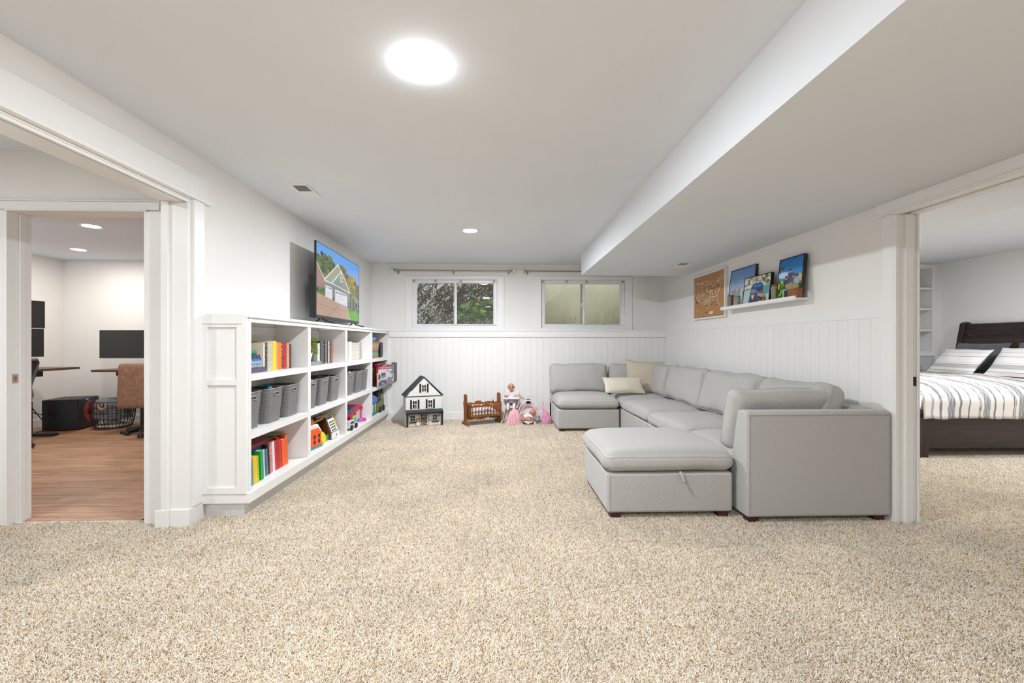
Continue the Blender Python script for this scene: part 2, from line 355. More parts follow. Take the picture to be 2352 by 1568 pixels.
# ------------------------------------------------------------------ ceiling lamps
LENS = M('lamp_lens', (1, 1, 1), .4, emit=(.94, .97, 1.02), est=LAMP)
def downlight(x, y, z, label, strength=1., r=.075, dome=.012, warm=False, grp=None, flush=True):
    t = thing('ceiling_light', label, 'ceiling light', (x, y, z), 0, grp)
    if flush: MB().lathe([(r, -.001), (r + .002, -.006), (r + (.02 if flush else .006), -.006), (r + (.024 if flush else .009), -.002), (r + (.024 if flush else .009), 0)], n=40).build('trim_ring', WHITEP, t, smooth=True, local=True)
    e = MB().lathe([(r + .002, -.0005), (r + .0015, -.003), (r * .97, -dome * .85), (r * .85, -dome), (0, -dome)], n=48)
    if flush: e = MB().lathe([(r - .0005, -.0035), (r * .5, -.0045), (0, -.0045)], n=40)
    mt = LENS
    if strength != 1.:
        mt = M('lamp_lens_%d' % int(strength * 100), (1, 1, 1), .4, emit=(1, .93, .86) if warm else (.94, .97, 1.02), est=LAMP * strength)
    e.build('lens', mt, t, smooth=True, local=True)
    return t
downlight(-.344, 1.997, CH, 'large bright round ceiling light nearest the camera', .75, r=.086, dome=.0065, flush=False, grp=None)
downlight(-.313, 4.933, CH, 'small recessed ceiling light halfway down the room towards the back windows', 1.5, grp=None)
downlight(-.344, -.95, CH, 'added fill light in the ceiling, unseen behind the camera on the left', 1.35, grp=None)  # unseen lamp, added as fill from behind the camera
downlight(-4.283, 4.807, 2.42, 'nearer recessed light in the office ceiling', .42, warm=True, grp=None)
downlight(-5.53, 6.02, 2.42, 'farther recessed light in the office ceiling, near the corner', .34, warm=True, grp=None)
downlight(-3.3, 1.3, CH, 'unseen recessed light added in the hall outside the office', .6, grp=None)  # lamp out of view, added to light the hall
downlight(4.22, 4.35, 2.37, 'recessed light at the edge of the bedroom doorway', .8, grp=None)
downlight(5.3, 3.0, 2.37, 'recessed bedroom ceiling light out of view beside the bed', 1.0, grp=None)
# vents
VS = M('vent_dark', (.12, .11, .10), .7)
def vent(x0, x1, y0, y1, z, label, rz=0.):
    cx, cy = (x0 + x1) / 2, (y0 + y1) / 2; w, l = (x1 - x0) / 2, (y1 - y0) / 2
    t = thing('ceiling_vent', label, 'vent', (cx, cy, z), rz)
    MB().frame(-w, w, -l, l, (.02, .02, .022, .022), -.006, 0, 'xy').box(-w + .0201, w - .0201, -.006, .006, -.0058, 0).build('frame', TRIM, t, local=True, bev=.002)
    MB().box(-w + .02, w - .02, -l + .02, l - .02, -.0015, -.0005).build('duct', VS, t, local=True)
    n = 22
    for s_, aa in ((-1, 40), (1, -40)):
        for k in range(7):
            yy = s_ * (.012 + (l - .034) * (k + .5) / 7)
            MB().box(-w + .02, w - .02, -.0045, .0045, -.0005, .0005, TR(0, yy, -.0035, 0, R(aa))).build('louver', TRIM, t, local=True)
vent(-1.652, -1.505, 3.53, 3.865, CH, 'white ceiling register left of the bright ceiling light', R(1))
vent(2.13, 2.28, 5.12, 5.49, SZ, 'white ceiling register under the soffit by the right wall', R(-5))

# ------------------------------------------------------------------ carpet pile (geometry nodes)
def carpet():
    m = bpy.data.materials.new('carpet_fibre'); m.use_nodes = True; nt = m.node_tree; b = nt.nodes['Principled BSDF']; b.inputs['Roughness'].default_value = .85; b.inputs['Specular IOR Level'].default_value = .15
    at = nt.nodes.new('ShaderNodeAttribute'); at.attribute_name = 'rnd'
    r = nt.nodes.new('ShaderNodeValToRGB'); r.color_ramp.interpolation = 'CONSTANT'
    E = r.color_ramp.elements; E[0].position = 0; E[0].color = (.36, .25, .16, 1); E[1].position = .07; E[1].color = (.60, .46, .32, 1)
    for p, c in ((.20, (.79, .69, .545, 1)), (.50, (.85, .775, .645, 1)), (.80, (.90, .86, .785, 1))):
        e = E.new(p); e.color = c
    nt.links.new(at.outputs['Fac'], r.inputs[0])
    g = nt.nodes.new('ShaderNodeNewGeometry'); n = nt.nodes.new('ShaderNodeTexNoise'); n.inputs['Scale'].default_value = 1.3; n.inputs['Detail'].default_value = 4
    nt.links.new(g.outputs['Position'], n.inputs['Vector'])
    mr = nt.nodes.new('ShaderNodeMapRange'); mr.inputs['From Min'].default_value = .3; mr.inputs['From Max'].default_value = .7; mr.inputs['To Min'].default_value = .86; mr.inputs['To Max'].default_value = 1.06
    nt.links.new(n.outputs['Fac'], mr.inputs['Value'])
    mx = nt.nodes.new('ShaderNodeMix'); mx.data_type = 'RGBA'; mx.blend_type = 'MULTIPLY'; mx.inputs[0].default_value = 1
    mr.inputs['To Min'].default_value = .89; mr.inputs['To Max'].default_value = 1.05
    n.inputs['Scale'].default_value = 2.2
    nt.links.new(r.outputs[0], mx.inputs[6]); nt.links.new(mr.outputs[0], mx.inputs[7]); nt.links.new(mx.outputs[2], b.inputs['Base Color'])
    PS = .4
    pts = []
    for j in range(-4, 11):           # tiles counted from the threshold line y = 3.02
        cy = 3.02 - PS / 2 + j * PS
        if cy < .9 or cy > 7.0: continue
        for i in range(-12, 24):
            cx = -.2 + i * PS
            main = XL + .1 < cx < XR + .1 and cy < 6.95
            hall = -4.5 < cx <= XL + .1 and cy < 3.0
            bed = XR + .1 <= cx < 6.8 and cy < 6.6
            if not (main or hall or bed): continue
            if abs(cx) > 1.28 * (cy + .35) + .2: continue     # never seen
            pts.append((cx, cy, .001))
    me = bpy.data.meshes.new('carpet_pile'); me.from_pydata(pts, [], []); ob = bpy.data.objects.new('carpet_pile', me); COL.objects.link(ob); ob.parent = floor; ob['kind'] = 'stuff'
    ng = bpy.data.node_groups.new('pile', 'GeometryNodeTree')
    ng.interface.new_socket('Geometry', in_out='INPUT', socket_type='NodeSocketGeometry'); ng.interface.new_socket('Geometry', in_out='OUTPUT', socket_type='NodeSocketGeometry')
    N = ng.nodes.new; L = ng.links.new
    gi = N('NodeGroupInput'); go = N('NodeGroupOutput')
    grid = N('GeometryNodeMeshGrid'); grid.inputs['Size X'].default_value = PS; grid.inputs['Size Y'].default_value = PS
    dp = N('GeometryNodeDistributePointsOnFaces'); dp.inputs['Density'].default_value = 42000; L(grid.outputs[0], dp.inputs['Mesh'])
    cone = N('GeometryNodeMeshCone'); cone.inputs['Vertices'].default_value = 4; cone.inputs['Radius Top'].default_value = .0011; cone.inputs['Radius Bottom'].default_value = .0019; cone.inputs['Depth'].default_value = .016
    def rv(t, a, b_, seed):
        n_ = N('FunctionNodeRandomValue'); n_.data_type = t; n_.inputs['Seed'].default_value = seed
        if t == 'FLOAT_VECTOR': n_.inputs[0].default_value = a; n_.inputs[1].default_value = b_; return n_.outputs[0]
        n_.inputs[2].default_value = a; n_.inputs[3].default_value = b_; return n_.outputs[1]
    io = N('GeometryNodeInstanceOnPoints'); L(dp.outputs[0], io.inputs['Points']); L(cone.outputs[0], io.inputs['Instance'])
    e2r = N('FunctionNodeEulerToRotation'); L(rv('FLOAT_VECTOR', (-1.2, -1.2, 0), (1.2, 1.2, 6.283), 1), e2r.inputs[0]); L(e2r.outputs[0], io.inputs['Rotation'])
    L(rv('FLOAT', .7, 1.15, 2), io.inputs['Scale'])
    sa = N('GeometryNodeStoreNamedAttribute'); sa.data_type = 'FLOAT'; sa.domain = 'INSTANCE'; sa.inputs['Name'].default_value = 'rnd'
    L(io.outputs[0], sa.inputs['Geometry']); vi = [s for s in sa.inputs if s.name == 'Value' and s.enabled][0]; L(rv('FLOAT', 0., 1., 3), vi)
    ri = N('GeometryNodeRealizeInstances'); L(sa.outputs[0], ri.inputs[0])
    sm = N('GeometryNodeSetMaterial'); sm.inputs['Material'].default_value = m; L(ri.outputs[0], sm.inputs['Geometry'])
    io2 = N('GeometryNodeInstanceOnPoints'); mp_ = N('GeometryNodeMeshToPoints'); L(gi.outputs[0], mp_.inputs[0]); L(mp_.outputs[0], io2.inputs['Points']); L(sm.outputs[0], io2.inputs['Instance'])
    iv = N('FunctionNodeRandomValue'); iv.data_type = 'INT'; iv.inputs[4].default_value = 0; iv.inputs[5].default_value = 3
    mu = N('ShaderNodeMath'); mu.operation = 'MULTIPLY'; mu.inputs[1].default_value = math.pi / 2; L(iv.outputs[2], mu.inputs[0])
    cv = N('ShaderNodeCombineXYZ'); L(mu.outputs[0], cv.inputs[2]); e3 = N('FunctionNodeEulerToRotation'); L(cv.outputs[0], e3.inputs[0]); L(e3.outputs[0], io2.inputs['Rotation'])
    L(io2.outputs[0], go.inputs[0])
    md = ob.modifiers.new('pile', 'NODES'); md.node_group = ng
    me.materials.append(m)
carpet()

# ------------------------------------------------------------------ outside the windows
def pmat(name, c, rough=.6): return M(name, c, rough)
outside = MB().box(-4, 5, YU + .2, 10.5, 1.2, 1.33)
struct('ground_outside', outside, M('soil', '#5d5240', .95, noise_amt=.5, scale=12))
WELLC = M('well_wall_paint', (.72, .69, .50), .8, noise_amt=.05, scale=4)
wellpts = [(.45 + 1.9 * t, 7.32 + .95 * math.sin(math.pi * t) ** .55) for t in [i / 24 for i in range(25)]]
mb = MB()
for a, b in zip(wellpts[:-1], wellpts[1:]):
    mb.prism([a, b, (b[0], b[1] + .03), (a[0], a[1] + .03)], 1.3, 3.0, 'xy')
struct('wall_window_well', mb, WELLC)
struct('wall_garden', MB().box(-4, .6, 9.4, 9.5, 1.3, 4.2), M('garden_wall', (.70, .72, .64), .9, noise_amt=.15, scale=5))
LEAF = [M('leaf_a', '#4f8f2a', .5, noise_amt=.3, scale=30), M('leaf_b', '#2f5a20', .5, noise_amt=.3, scale=30), M('leaf_c', '#86a83c', .5, noise_amt=.3, scale=30)]
TWIG = M('twig', '#5a3f2c', .8); DARKL = M('dark_leaf', '#3a4322', .7, noise_amt=.4, scale=30); REDL = M('red_leaf', '#6b3a2a', .7, noise_amt=.4, scale=30)
def leaf_shape(mb, p, d, size, wid=.5):
    d = Vector(d).normalized(); s_ = d.cross(Vector((random.uniform(-.4, .4), -.6, 1))).normalized(); u = s_.cross(d)
    P = Vector(p); pts = [P, P + d * size * .35 + s_ * size * wid * .5 + u * size * .05, P + d * size * .7 + s_ * size * wid * .35, P + d * size, P + d * size * .7 - s_ * size * wid * .35, P + d * size * .35 - s_ * size * wid * .5 + u * size * .05, P + d * size * .4 - u * .03 * size]
    mb.add(pts, [(0, 1, 6), (1, 2, 6), (2, 3, 6), (3, 4, 6), (4, 5, 6), (5, 0, 6)])
rs = random.Random(5)
# fine leaved shrub with thin slanted twigs filling the left window
t = thing('shrub', 'dark fine leaved shrub with slanting red brown twigs outside left pane', 'shrub', (-1.2, 8.0, 1.33))
tw = MB(); lf = MB(); lr = MB()
for i in range(230):
    x = rs.uniform(-2.4, .05); y = rs.uniform(7.75, 8.9); z0 = rs.uniform(1.35, 2.2); L = min(rs.uniform(.3, .9), .42 - x); a = rs.uniform(.5, .95)
    q = [(x, y, z0), (x + L * .5 * math.cos(a), y, z0 + L * .5 * math.sin(a) + .03), (x + L * math.cos(a), y + .05, z0 + L * math.sin(a))]
    tw.tube(q, .006, 4, .002)
    for k in range(38):
        f_ = rs.random(); p = Vector(q[0]).lerp(Vector(q[2]), f_) + Vector((rs.uniform(-.05, .05), rs.uniform(-.08, .04), rs.uniform(-.05, .05)))
        leaf_shape(lf if rs.random() < .8 else lr, p, (rs.uniform(-.2, 1), rs.uniform(-.6, .2), rs.uniform(-.1, 1)), rs.uniform(.035, .07), .5)
for q in ([(-1.35, 7.7, 1.34), (-.95, 7.75, 1.6), (-.5, 7.8, 1.72)], [(-1.25, 7.7, 1.34), (-1.2, 7.75, 1.5), (-.9, 7.8, 1.75), (-.7, 7.9, 2.3)]): tw.tube(q, .014, 6, .006)
tw.build('twig', TWIG, t); o = lf.build('foliage', DARKL, t, fix=False); o['kind'] = 'stuff'; o = lr.build('foliage', REDL, t, fix=False); o['kind'] = 'stuff'
# broad leaved plant in the right pane
t = thing('broad_leaf_plant', 'bright green broad leaved plant with pale stems outside right pane', 'plant', (-.35, 7.6, 1.33))
stm = MB()
for i in range(16):
    x = rs.uniform(-.62, .02); y = rs.uniform(7.42, 7.8); h = rs.uniform(.35, .68) * (1.0 if x > -.35 else .85); dx = rs.uniform(-.18, .1)
    q = [(x, y, 1.33), (x + dx * .4, y, 1.33 + h * .6), (x + dx, y - .04, 1.33 + h)]; stm.tube(q, .005, 5, .003)
    for k in range(6):
        p = Vector(q[1]).lerp(Vector(q[2]), k / 5); lm = MB()
        leaf_shape(lm, p, (rs.uniform(-1, 1), rs.uniform(-.8, .1), rs.uniform(-.4, .5)), rs.uniform(.1, .19), .75)
        lm.build('leaf', LEAF[rs.choice([0, 0, 1, 2])], t, fix=False)
stm.build('stem', M('pale_stem', '#a99a63', .7), t)
t = thing('low_ground_cover', 'low dark green foliage at the bottom of the right pane', 'plant', (-.4, 7.45, 1.33))
lm = MB()
for i in range(700): leaf_shape(lm, (rs.uniform(-.75, .02), rs.uniform(7.34, 7.7), rs.uniform(1.34, 1.34 + .3 * rs.random())), (rs.uniform(-1, 1), rs.uniform(-.5, .3), rs.uniform(0, 1)), rs.uniform(.03, .07), .35)
o = lm.build('foliage', LEAF[1], t, fix=False); o['kind'] = 'stuff'
t = thing('weed_sprig', 'small olive green weed sprigs at the bottom of the second window', 'plant', (1.15, 7.6, 1.33))
w_ = MB(); lm = MB()
for i in range(14):
    x = rs.uniform(.98, 1.3) if i < 12 else 1.26; h = rs.uniform(.1, .24) if i < 12 else .3; dx = rs.uniform(-.06, .06)
    w_.tube([(x, 7.5, 1.33), (x + dx * .5, 7.5, 1.33 + h * .6), (x + dx, 7.5, 1.33 + h)], .0035, 4, .0015)
    for k in range(4): leaf_shape(lm, (x + dx * rs.random(), 7.5, 1.33 + h * rs.uniform(.5, 1)), (rs.uniform(-1, 1), -.2, rs.uniform(0, 1)), .035, .5)
w_.build('stem', M('olive_stem', '#5b5a2c', .8), t); lm.build('leaf', M('olive_leaf', '#6d7a35', .7), t, fix=False)

# ------------------------------------------------------------------ curtain rods
ROD = M('rod_metal', (.36, .32, .27), .35, .8); GB = M('finial_glass', (.75, .74, .70), .08, coat=.5)
def rod(x0, x1, z, fins, brs, label):
    t = thing('curtain_rod', label, 'curtain rod', (x0, YU - .08, z), 0)
    y = YU - .08
    MB().tube([(x0, y, z), (x1, y, z - .003)], .0105, 10).build('pole', ROD, t, smooth=True)
    for s_, xe in fins:
        MB().tube([(xe, y, z), (xe + s_ * .03, y, z)], .016, 10).tube([(xe + s_ * .03, y, z), (xe + s_ * .036, y, z)], .02, 10).build('finial_collar', ROD, t, smooth=True)
        MB().ball((xe + s_ * .065, y, z), .034, 16).build('finial_ball', GB, t, smooth=True)
    for xb in brs:
        MB().box(xb - .008, xb + .008, y, YU - .001, z - .018, z - .008).box(xb - .012, xb + .012, YU - .006, YU - .0005, z - .05, z + .02).tube([(xb, y, z - .03), (xb, y, z)], .007, 8).build('bracket', ROD, t)
rod(-1.60, .18, 2.325, ((-1, -1.60), (1, .18)), (-1.58, -.71, .16), 'left curtain rod with clear ball finials above the leafy window')
rod(.44, 2.35, 2.322, ((-1, .44), (1, 2.35)), (.46, 1.4, 2.33), 'right curtain rod disappearing behind the soffit above the plain window')

# ------------------------------------------------------------------ bookcase
SHELF = M('bookcase_paint', (.86, .86, .85), .35, noise_amt=.01, scale=6)
bc = thing('bookcase', 'long low white built-in bookcase with three rows of cubbies along left wall', 'bookcase', (-1.85, 4.96, 0))
XF, XB = -1.69, XL + .002
Y0, Y1 = 3.064, YK
st = [(3.064, 3.092), (4.0, 4.055), (4.965, 5.02), (5.955, 6.01), (6.83, YK - .001)]
def bb(n, *a, bev=.0015, mat=SHELF): return bx(n, mat, bc, *a, bev=bev)
bb('top_board', XB, XF + .012, Y0 - .016, Y1 - .001, 1.362, 1.384)
bb('top_rail', XF - .02, XF, Y0, Y1 - .001, 1.33, 1.362)
bb('bottom_board', XB, XF + .012, Y0 - .02, Y1 - .001, .108, .174)
bb('toe_kick', XB, XF - .045, 3.088, Y1 - .001, 0, .108)
bb('back_panel', XB, XB + .008, Y0, Y1 - .001, .174, 1.362)
bb('wall_rail', XB + .008, XB + .02, 3.1, Y1 - .01, 1.25, 1.32)
for i, (a, b) in enumerate(st): bb('divider' if 0 < i < 4 else 'side_board', XB + .008, XF - .0006, a, b, .1742, 1.3298)
for i in range(4):
    for z in (.53, .9285):
        bb('shelf', XB + .008, XF - .001, st[i][1], st[i + 1][0], z, z + .045)
    MB().box(XB + .0085, XB + .011, (st[i][1] + st[i + 1][0]) / 2, (st[i][1] + st[i + 1][0]) / 2 + .003, .18, 1.33).build('panel_seam', M('seam_dark', (.3, .28, .24), .9), bc)  # dark joint line up the back panel of each bay
# near end panel: shaker frame
ep = bb('end_panel', XL + .004, XF - .004, 3.052, 3.064, .174, 1.362)
for a in ((XL + .004, XL + .048, .174, 1.362), (XF - .068, XF - .004, .174, 1.362)): bx('stile', SHELF, ep, a[0], a[1], 3.036, 3.052, a[2], a[3], bev=.001)
for a in ((1.295, 1.362), (.905, .945), (.174, .215)): bx('rail', SHELF, ep, XL + .048, XF - .068, 3.037, 3.052, a[0], a[1], bev=.001)
bx('cap_rail', SHELF, ep, XL + .004, XF - .03, 3.030, 3.036, 1.318, 1.378)

# ------------------------------------------------------------------ books
BM = {}
def bookmat(c, pat=0.):
    k = (c, pat)
    if k not in BM:
        if pat:
            m = bpy.data.materials.new('printed_cover'); m.use_nodes = True; nt = m.node_tree; b = nt.nodes['Principled BSDF']; b.inputs['Roughness'].default_value = .45
            tc = nt.nodes.new('ShaderNodeTexCoord'); mp = nt.nodes.new('ShaderNodeMapping'); mp.inputs['Scale'].default_value = (45, 45, 26)
            n = nt.nodes.new('ShaderNodeTexNoise'); n.inputs['Scale'].default_value = 3.; nt.links.new(tc.outputs['Object'], mp.inputs[0]); nt.links.new(mp.outputs[0], n.inputs['Vector'])
            r = nt.nodes.new('ShaderNodeValToRGB'); r.color_ramp.interpolation = 'CONSTANT'; r.color_ramp.elements[0].color = (*srgb(c), 1); r.color_ramp.elements[1].position = .58
            r.color_ramp.elements[1].color = (*srgb(pat), 1); nt.links.new(n.outputs['Fac'], r.inputs[0]); nt.links.new(r.outputs[0], b.inputs['Base Color']); BM[k] = m
        else: BM[k] = M('book_' + c.strip('#'), c, .45)
    return BM[k]
PAGE = M('book_pages', (.82, .78, .68), .8)
def book(label, y0, y1, z0, h, xs, depth, c, pat=0., lean=0., group=None, cat='book'):
    t = thing('book', label, cat, (xs, (y0 + y1) / 2, z0), 0, group); w = (y1 - y0) / 2; t.rotation_euler = (lean, 0, 0)
    th = min(.003, w * .25); m = bookmat(c, pat)
    MB().box(-depth, 0, -w, -w + th, 0, h).box(-depth, 0, w - th, w, 0, h).box(-th * 1.2, .001, -w, w, 0, h).build('cover', m, t, local=True, bev=min(.0012, th * .4))
    MB().box(-depth + .004, -th, -w + th, w - th, .004, h - .004).build('pages', PAGE, t, local=True)
    return t
def run(bay, xs, z0, items, depth=.17, lean=0.):
    # items: (y0, y1, height, colour name, hex, pattern)
    names = [i[3] for i in items]
    for k, (a, b, h, nm, c, pt) in enumerate(items):
        nb = ('left of the %s one' % names[k + 1]) if k == 0 else (('right of the %s one' % names[k - 1]) if k == len(items) - 1 else 'between %s and %s' % (names[k - 1], names[k + 1]))
        book('%s upright book %s, %s' % (nm, nb, bay), a + .0006, b - .0006, z0, h, xs, depth, c, pt, lean)
run('upper left cubby', -1.78, .974, [
    (3.413, 3.440, .215, 'cream', '#e6dccb', '#d8c8b8'), (3.441, 3.476, .212, 'black', '#1c1718', '#c8b0a4'), (3.477, 3.560, .226, 'pale picture', '#b4b8ba', '#f2e27a'),
    (3.561, 3.612, .230, 'bright yellow', '#f5d813', 0), (3.613, 3.640, .222, 'tan', '#d99a5c', '#e8c090'), (3.641, 3.694, .220, 'orange', '#f07e1a', 0), (3.695, 3.712, .218, 'crimson', '#b3141c', '#f0e0dc'),
    (3.713, 3.738, .218, 'wine and white', '#5a1420', '#e0a8a8'), (3.739, 3.776, .214, 'pure red', '#c80f14', 0), (3.777, 3.800, .214, 'dusty rose', '#8c5a50', '#d9a090'), (3.801, 3.826, .212, 'peach', '#e6bfa2', '#8f5a4c'), (3.827, 3.85, .21, 'rust', '#8c2c20', '#45201a'), (3.851, 3.872, .205, 'dark brown', '#4c3a34', 0)])
# tall gold folder facing out behind the flat stack
o = bx('picture_book', bookmat('#a58a2e', '#8f7522'), None, -1.90, -1.885, 3.12, 3.40, .974, 1.2, bev=.001); tag(o, 'gold coloured large book facing out behind the flat blue stack', 'book')
zz = .9745
for nm, c, pt, h, a, b, xs in (('slate blue with pink lettering', '#3f5470', '#a04c6c', .036, 3.15, 3.42, -1.755), ('grey and white', '#9aa0a0', '#dcdcd8', .024, 3.13, 3.385, -1.77), ('sky blue', '#7db4dc', 0, .023, 3.13, 3.372, -1.765), ('navy and white', '#2a3566', '#c8ccd8', .022, 3.12, 3.36, -1.765), ('violet blue', '#27307c', '#5a60b0', .021, 3.12, 3.335, -1.76)):
    t = thing('book', '%s book lying flat in the stack, upper left cubby' % nm, 'book', (xs, (a + b) / 2, zz)); w = (b - a) / 2; dp = .19
    MB().box(-dp, 0, -w, w, 0, .003).box(-dp, 0, -w, w, h - .003, h).box(-.003, .001, -w, w, 0, h).build('cover', bookmat(c, pt), t, local=True, bev=.001)
    MB().box(-dp + .004, -.003, -w + .003, w - .004, .003, h - .003).build('pages', PAGE, t, local=True); zz += h + .0005
o = bx('green_box', M('green_lid', '#1f8a4c', .5), None, -1.92, -1.762, 3.125, 3.30, zz, zz + .034, bev=.008); tag(o, 'green rounded box on top of the flat blue book stack', 'box')
# bay 2 top
run('second upper cubby', -1.80, .974, [(4.472, 4.530, .212, 'cream', '#d8d6c2', 0), (4.532, 4.563, .232, 'charcoal', '#3b3c42', '#24242c'), (4.565, 4.606, .234, 'steel grey', '#5c5a60', '#3c3a40'), (4.608, 4.640, .234, 'black and white', '#17181c', '#a8aab0'),
    (4.642, 4.674, .234, 'jet black', '#0e0e10', 0), (4.676, 4.712, .236, 'grey lettered', '#6a6660', '#c8c8c8'), (4.714, 4.745, .234, 'black and red', '#1c1418', '#8c3834'), (4.747, 4.788, .232, 'patterned white', '#c0b8a8', '#2c3034'), (4.79, 4.832, .232, 'dark blue grey', '#3c3c44', '#7c4c44'), (4.834, 4.878, .23, 'rust and white', '#a86040', '#40303c')])
o = bx('teal_box', M('teal_card', '#12585c', .6), None, -1.96, -1.85, 4.43, 4.60, 1.012, 1.112, bev=.002); tag(o, 'dark teal box behind the pot plant', 'box')
MB().box(-1.965, -1.845, 4.425, 4.605, 1.112, 1.14).build('lid', WHITEP, o)
o = bx('flat_book', bookmat('#8a8c8c'), None, -1.97, -1.76, 4.12, 4.47, .9745, 1.010, bev=.003); tag(o, 'grey book lying flat under the pot plant', 'book')
t = thing('potted_plant', 'small leafy plant in a white pot in the second upper cubby', 'plant', (-1.80, 4.22, 1.0105))
MB().lathe([(0, 0), (.035, 0), (.055, .085), (.05, .085), (.045, .08), (0, .08)], n=20).build('pot', WHITEP, t, smooth=True, local=True)
lm = MB(); rs2 = random.Random(2)
for i in range(900):
    a = rs2.uniform(0, 6.28); rr = .095 * rs2.random() ** .5; zq = rs2.uniform(.07, .22); leaf_shape(lm, (rr * math.cos(a), rr * math.sin(a), zq), (math.cos(a), math.sin(a), rs2.uniform(-.3, 1)), rs2.uniform(.012, .022), .8)
lo = lm.build('foliage', M('boxwood_leaf', '#8a9634', .6, noise_amt=.5, scale=60), t, local=True, fix=False); lo['kind'] = 'stuff'
# bay 3 top
run('third upper cubby', -1.82, .974, [(5.46, 5.505, .224, 'off-white', '#e4e0d6', 0), (5.507, 5.565, .232, 'plain white', '#eceae2', '#d8d8d2'), (5.567, 5.60, .20, 'ivory', '#dcd2c0', '#b89c84'), (5.602, 5.655, .222, 'white and rust', '#e2dcd2', '#b06a50'), (5.657, 5.70, .216, 'pale grey', '#d6d4d0', '#a8a090'), (5.702, 5.76, .21, 'cream and gold', '#e0d8c4', '#c0a070'), (5.762, 5.81, .215, 'white and black', '#e6e4e0', '#50484c'), (5.812, 5.862, .218, 'white and red', '#e0dcd8', '#a04c40'), (5.864, 5.91, .22, 'silver', '#c6c8c6', '#8c8c8c'), (5.912, 5.954, .222, 'brown and white', '#a08068', '#dcd4c8')])
# bay 4 top: stacked games and speaker
zz = .9745
for nm, c, h, a, b in (('wood brown', '#a8785a', .02, 6.15, 6.62), ('mottled brown', '#b08a64', .024, 6.15, 6.60), ('lime and teal', '#7cb848', .022, 6.16, 6.60), ('cyan', '#4aa4c0', .018, 6.16, 6.59), ('magenta', '#a8487c', .02, 6.16, 6.60), ('apricot', '#c8905c', .026, 6.15, 6.60), ('sage', '#8ea888', .026, 6.16, 6.61), ('sand', '#c8a878', .028, 6.16, 6.62), ('bright orange', '#e07828', .03, 6.14, 6.66), ('plum', '#8c4c5c', .02, 6.14, 6.68)):
    t = thing('game_box', '%s game box in the stack, upper right cubby' % nm, 'box', (-1.77, (a + b) / 2, zz)); w = (b - a) / 2
    MB().box(-.2, 0, -w, w, 0, h * .95).build('tray', bookmat(c, '#d8cbb0'), t, local=True, bev=.001); MB().box(-.202, .002, -w - .002, w + .002, h * .35, h).build('lid', bookmat(c), t, local=True, bev=.001); zz += h + .0006
t = thing('blue_tub', 'light blue tub on top of the game box stack', 'tub', (-1.86, 6.42, zz)); MB().lathe([(0, 0), (.085, 0), (.1, .04), (.104, .042), (.104, .05), (.09, .058), (0, .058)], n=28, m=Matrix.Diagonal((.9, 2.1, 1, 1))).build('tub_body', M('blue_tub_plastic', '#4fb4e6', .4), t, smooth=True, local=True)
t = thing('bookshelf_speaker', 'black box speaker with grey side in upper right cubby', 'speaker', (-1.84, 6.78, .974))
MB().box(-.08, .07, -.09, .06, .012, .225).build('cabinet', M('speaker_black', '#141414', .35), t, local=True, bev=.004); MB().box(.0705, .076, -.085, .055, .016, .22).build('grille', DGREY, t, local=True, bev=.002)
for a, b in ((-.06, -.07), (-.06, .04), (.05, -.07), (.05, .04)): MB().box(a - .01, a + .01, b - .01, b + .01, 0, .012).build('foot', DGREY, t, local=True)

# ------------------------------------------------------------------ woven bins
def binmat():
    m = bpy.data.materials.new('woven_grey_plastic'); m.use_nodes = True; nt = m.node_tree; b = nt.nodes['Principled BSDF']; b.inputs['Roughness'].default_value = .5
    tc = nt.nodes.new('ShaderNodeTexCoord'); mp = nt.nodes.new('ShaderNodeMapping'); mp.inputs['Scale'].default_value = (92, 92, 92); nt.links.new(tc.outputs['Object'], mp.inputs[0])
    sx = nt.nodes.new('ShaderNodeSeparateXYZ'); nt.links.new(mp.outputs[0], sx.inputs[0])
    ad = nt.nodes.new('ShaderNodeMath'); ad.operation = 'ADD'; nt.links.new(sx.outputs['X'], ad.inputs[0]); nt.links.new(sx.outputs['Y'], ad.inputs[1])
    def w(a, b_, op):
        n = nt.nodes.new('ShaderNodeMath'); n.operation = op
        for i, q in enumerate((a, b_)):
            if q is None: continue
            if isinstance(q, (int, float)): n.inputs[i].default_value = q
            else: nt.links.new(q, n.inputs[i])
        return n.outputs[0]
    s1 = w(w(ad.outputs[0], 3.14159, 'MULTIPLY'), None, 'SINE'); s2 = w(w(sx.outputs['Z'], 3.14159, 'MULTIPLY'), None, 'SINE'); p = w(s1, s2, 'MULTIPLY')
    r = nt.nodes.new('ShaderNodeValToRGB'); r.color_ramp.elements[0].position = .50; r.color_ramp.elements[1].position = .72
    r.color_ramp.elements[0].color = (.27, .265, .265, 1); r.color_ramp.elements[1].color = (.035, .035, .04, 1)
    h = w(p, .5, 'MULTIPLY'); h = w(h, .5, 'ADD'); nt.links.new(h, r.inputs[0]); nt.links.new(r.outputs[0], b.inputs['Base Color'])
    bp = nt.nodes.new('ShaderNodeBump'); bp.inputs['Strength'].default_value = .5; bp.inputs['Distance'].default_value = .002; bp.invert = True; nt.links.new(h, bp.inputs['Height']); nt.links.new(bp.outputs[0], b.inputs['Normal'])
    return m
BINM = binmat(); BINR = M('bin_rim', (.27, .265, .265), .45)
def rrect(w, d, r, n=4):
    out = []
    for cx, cy, a0 in ((w - r, d - r, 0), (-w + r, d - r, 90), (-w + r, -d + r, 180), (w - r, -d + r, 270)):
        for k in range(n + 1):
            a = R(a0 + 90 * k / n); out.append((cx + r * math.cos(a), cy + r * math.sin(a)))
    return out
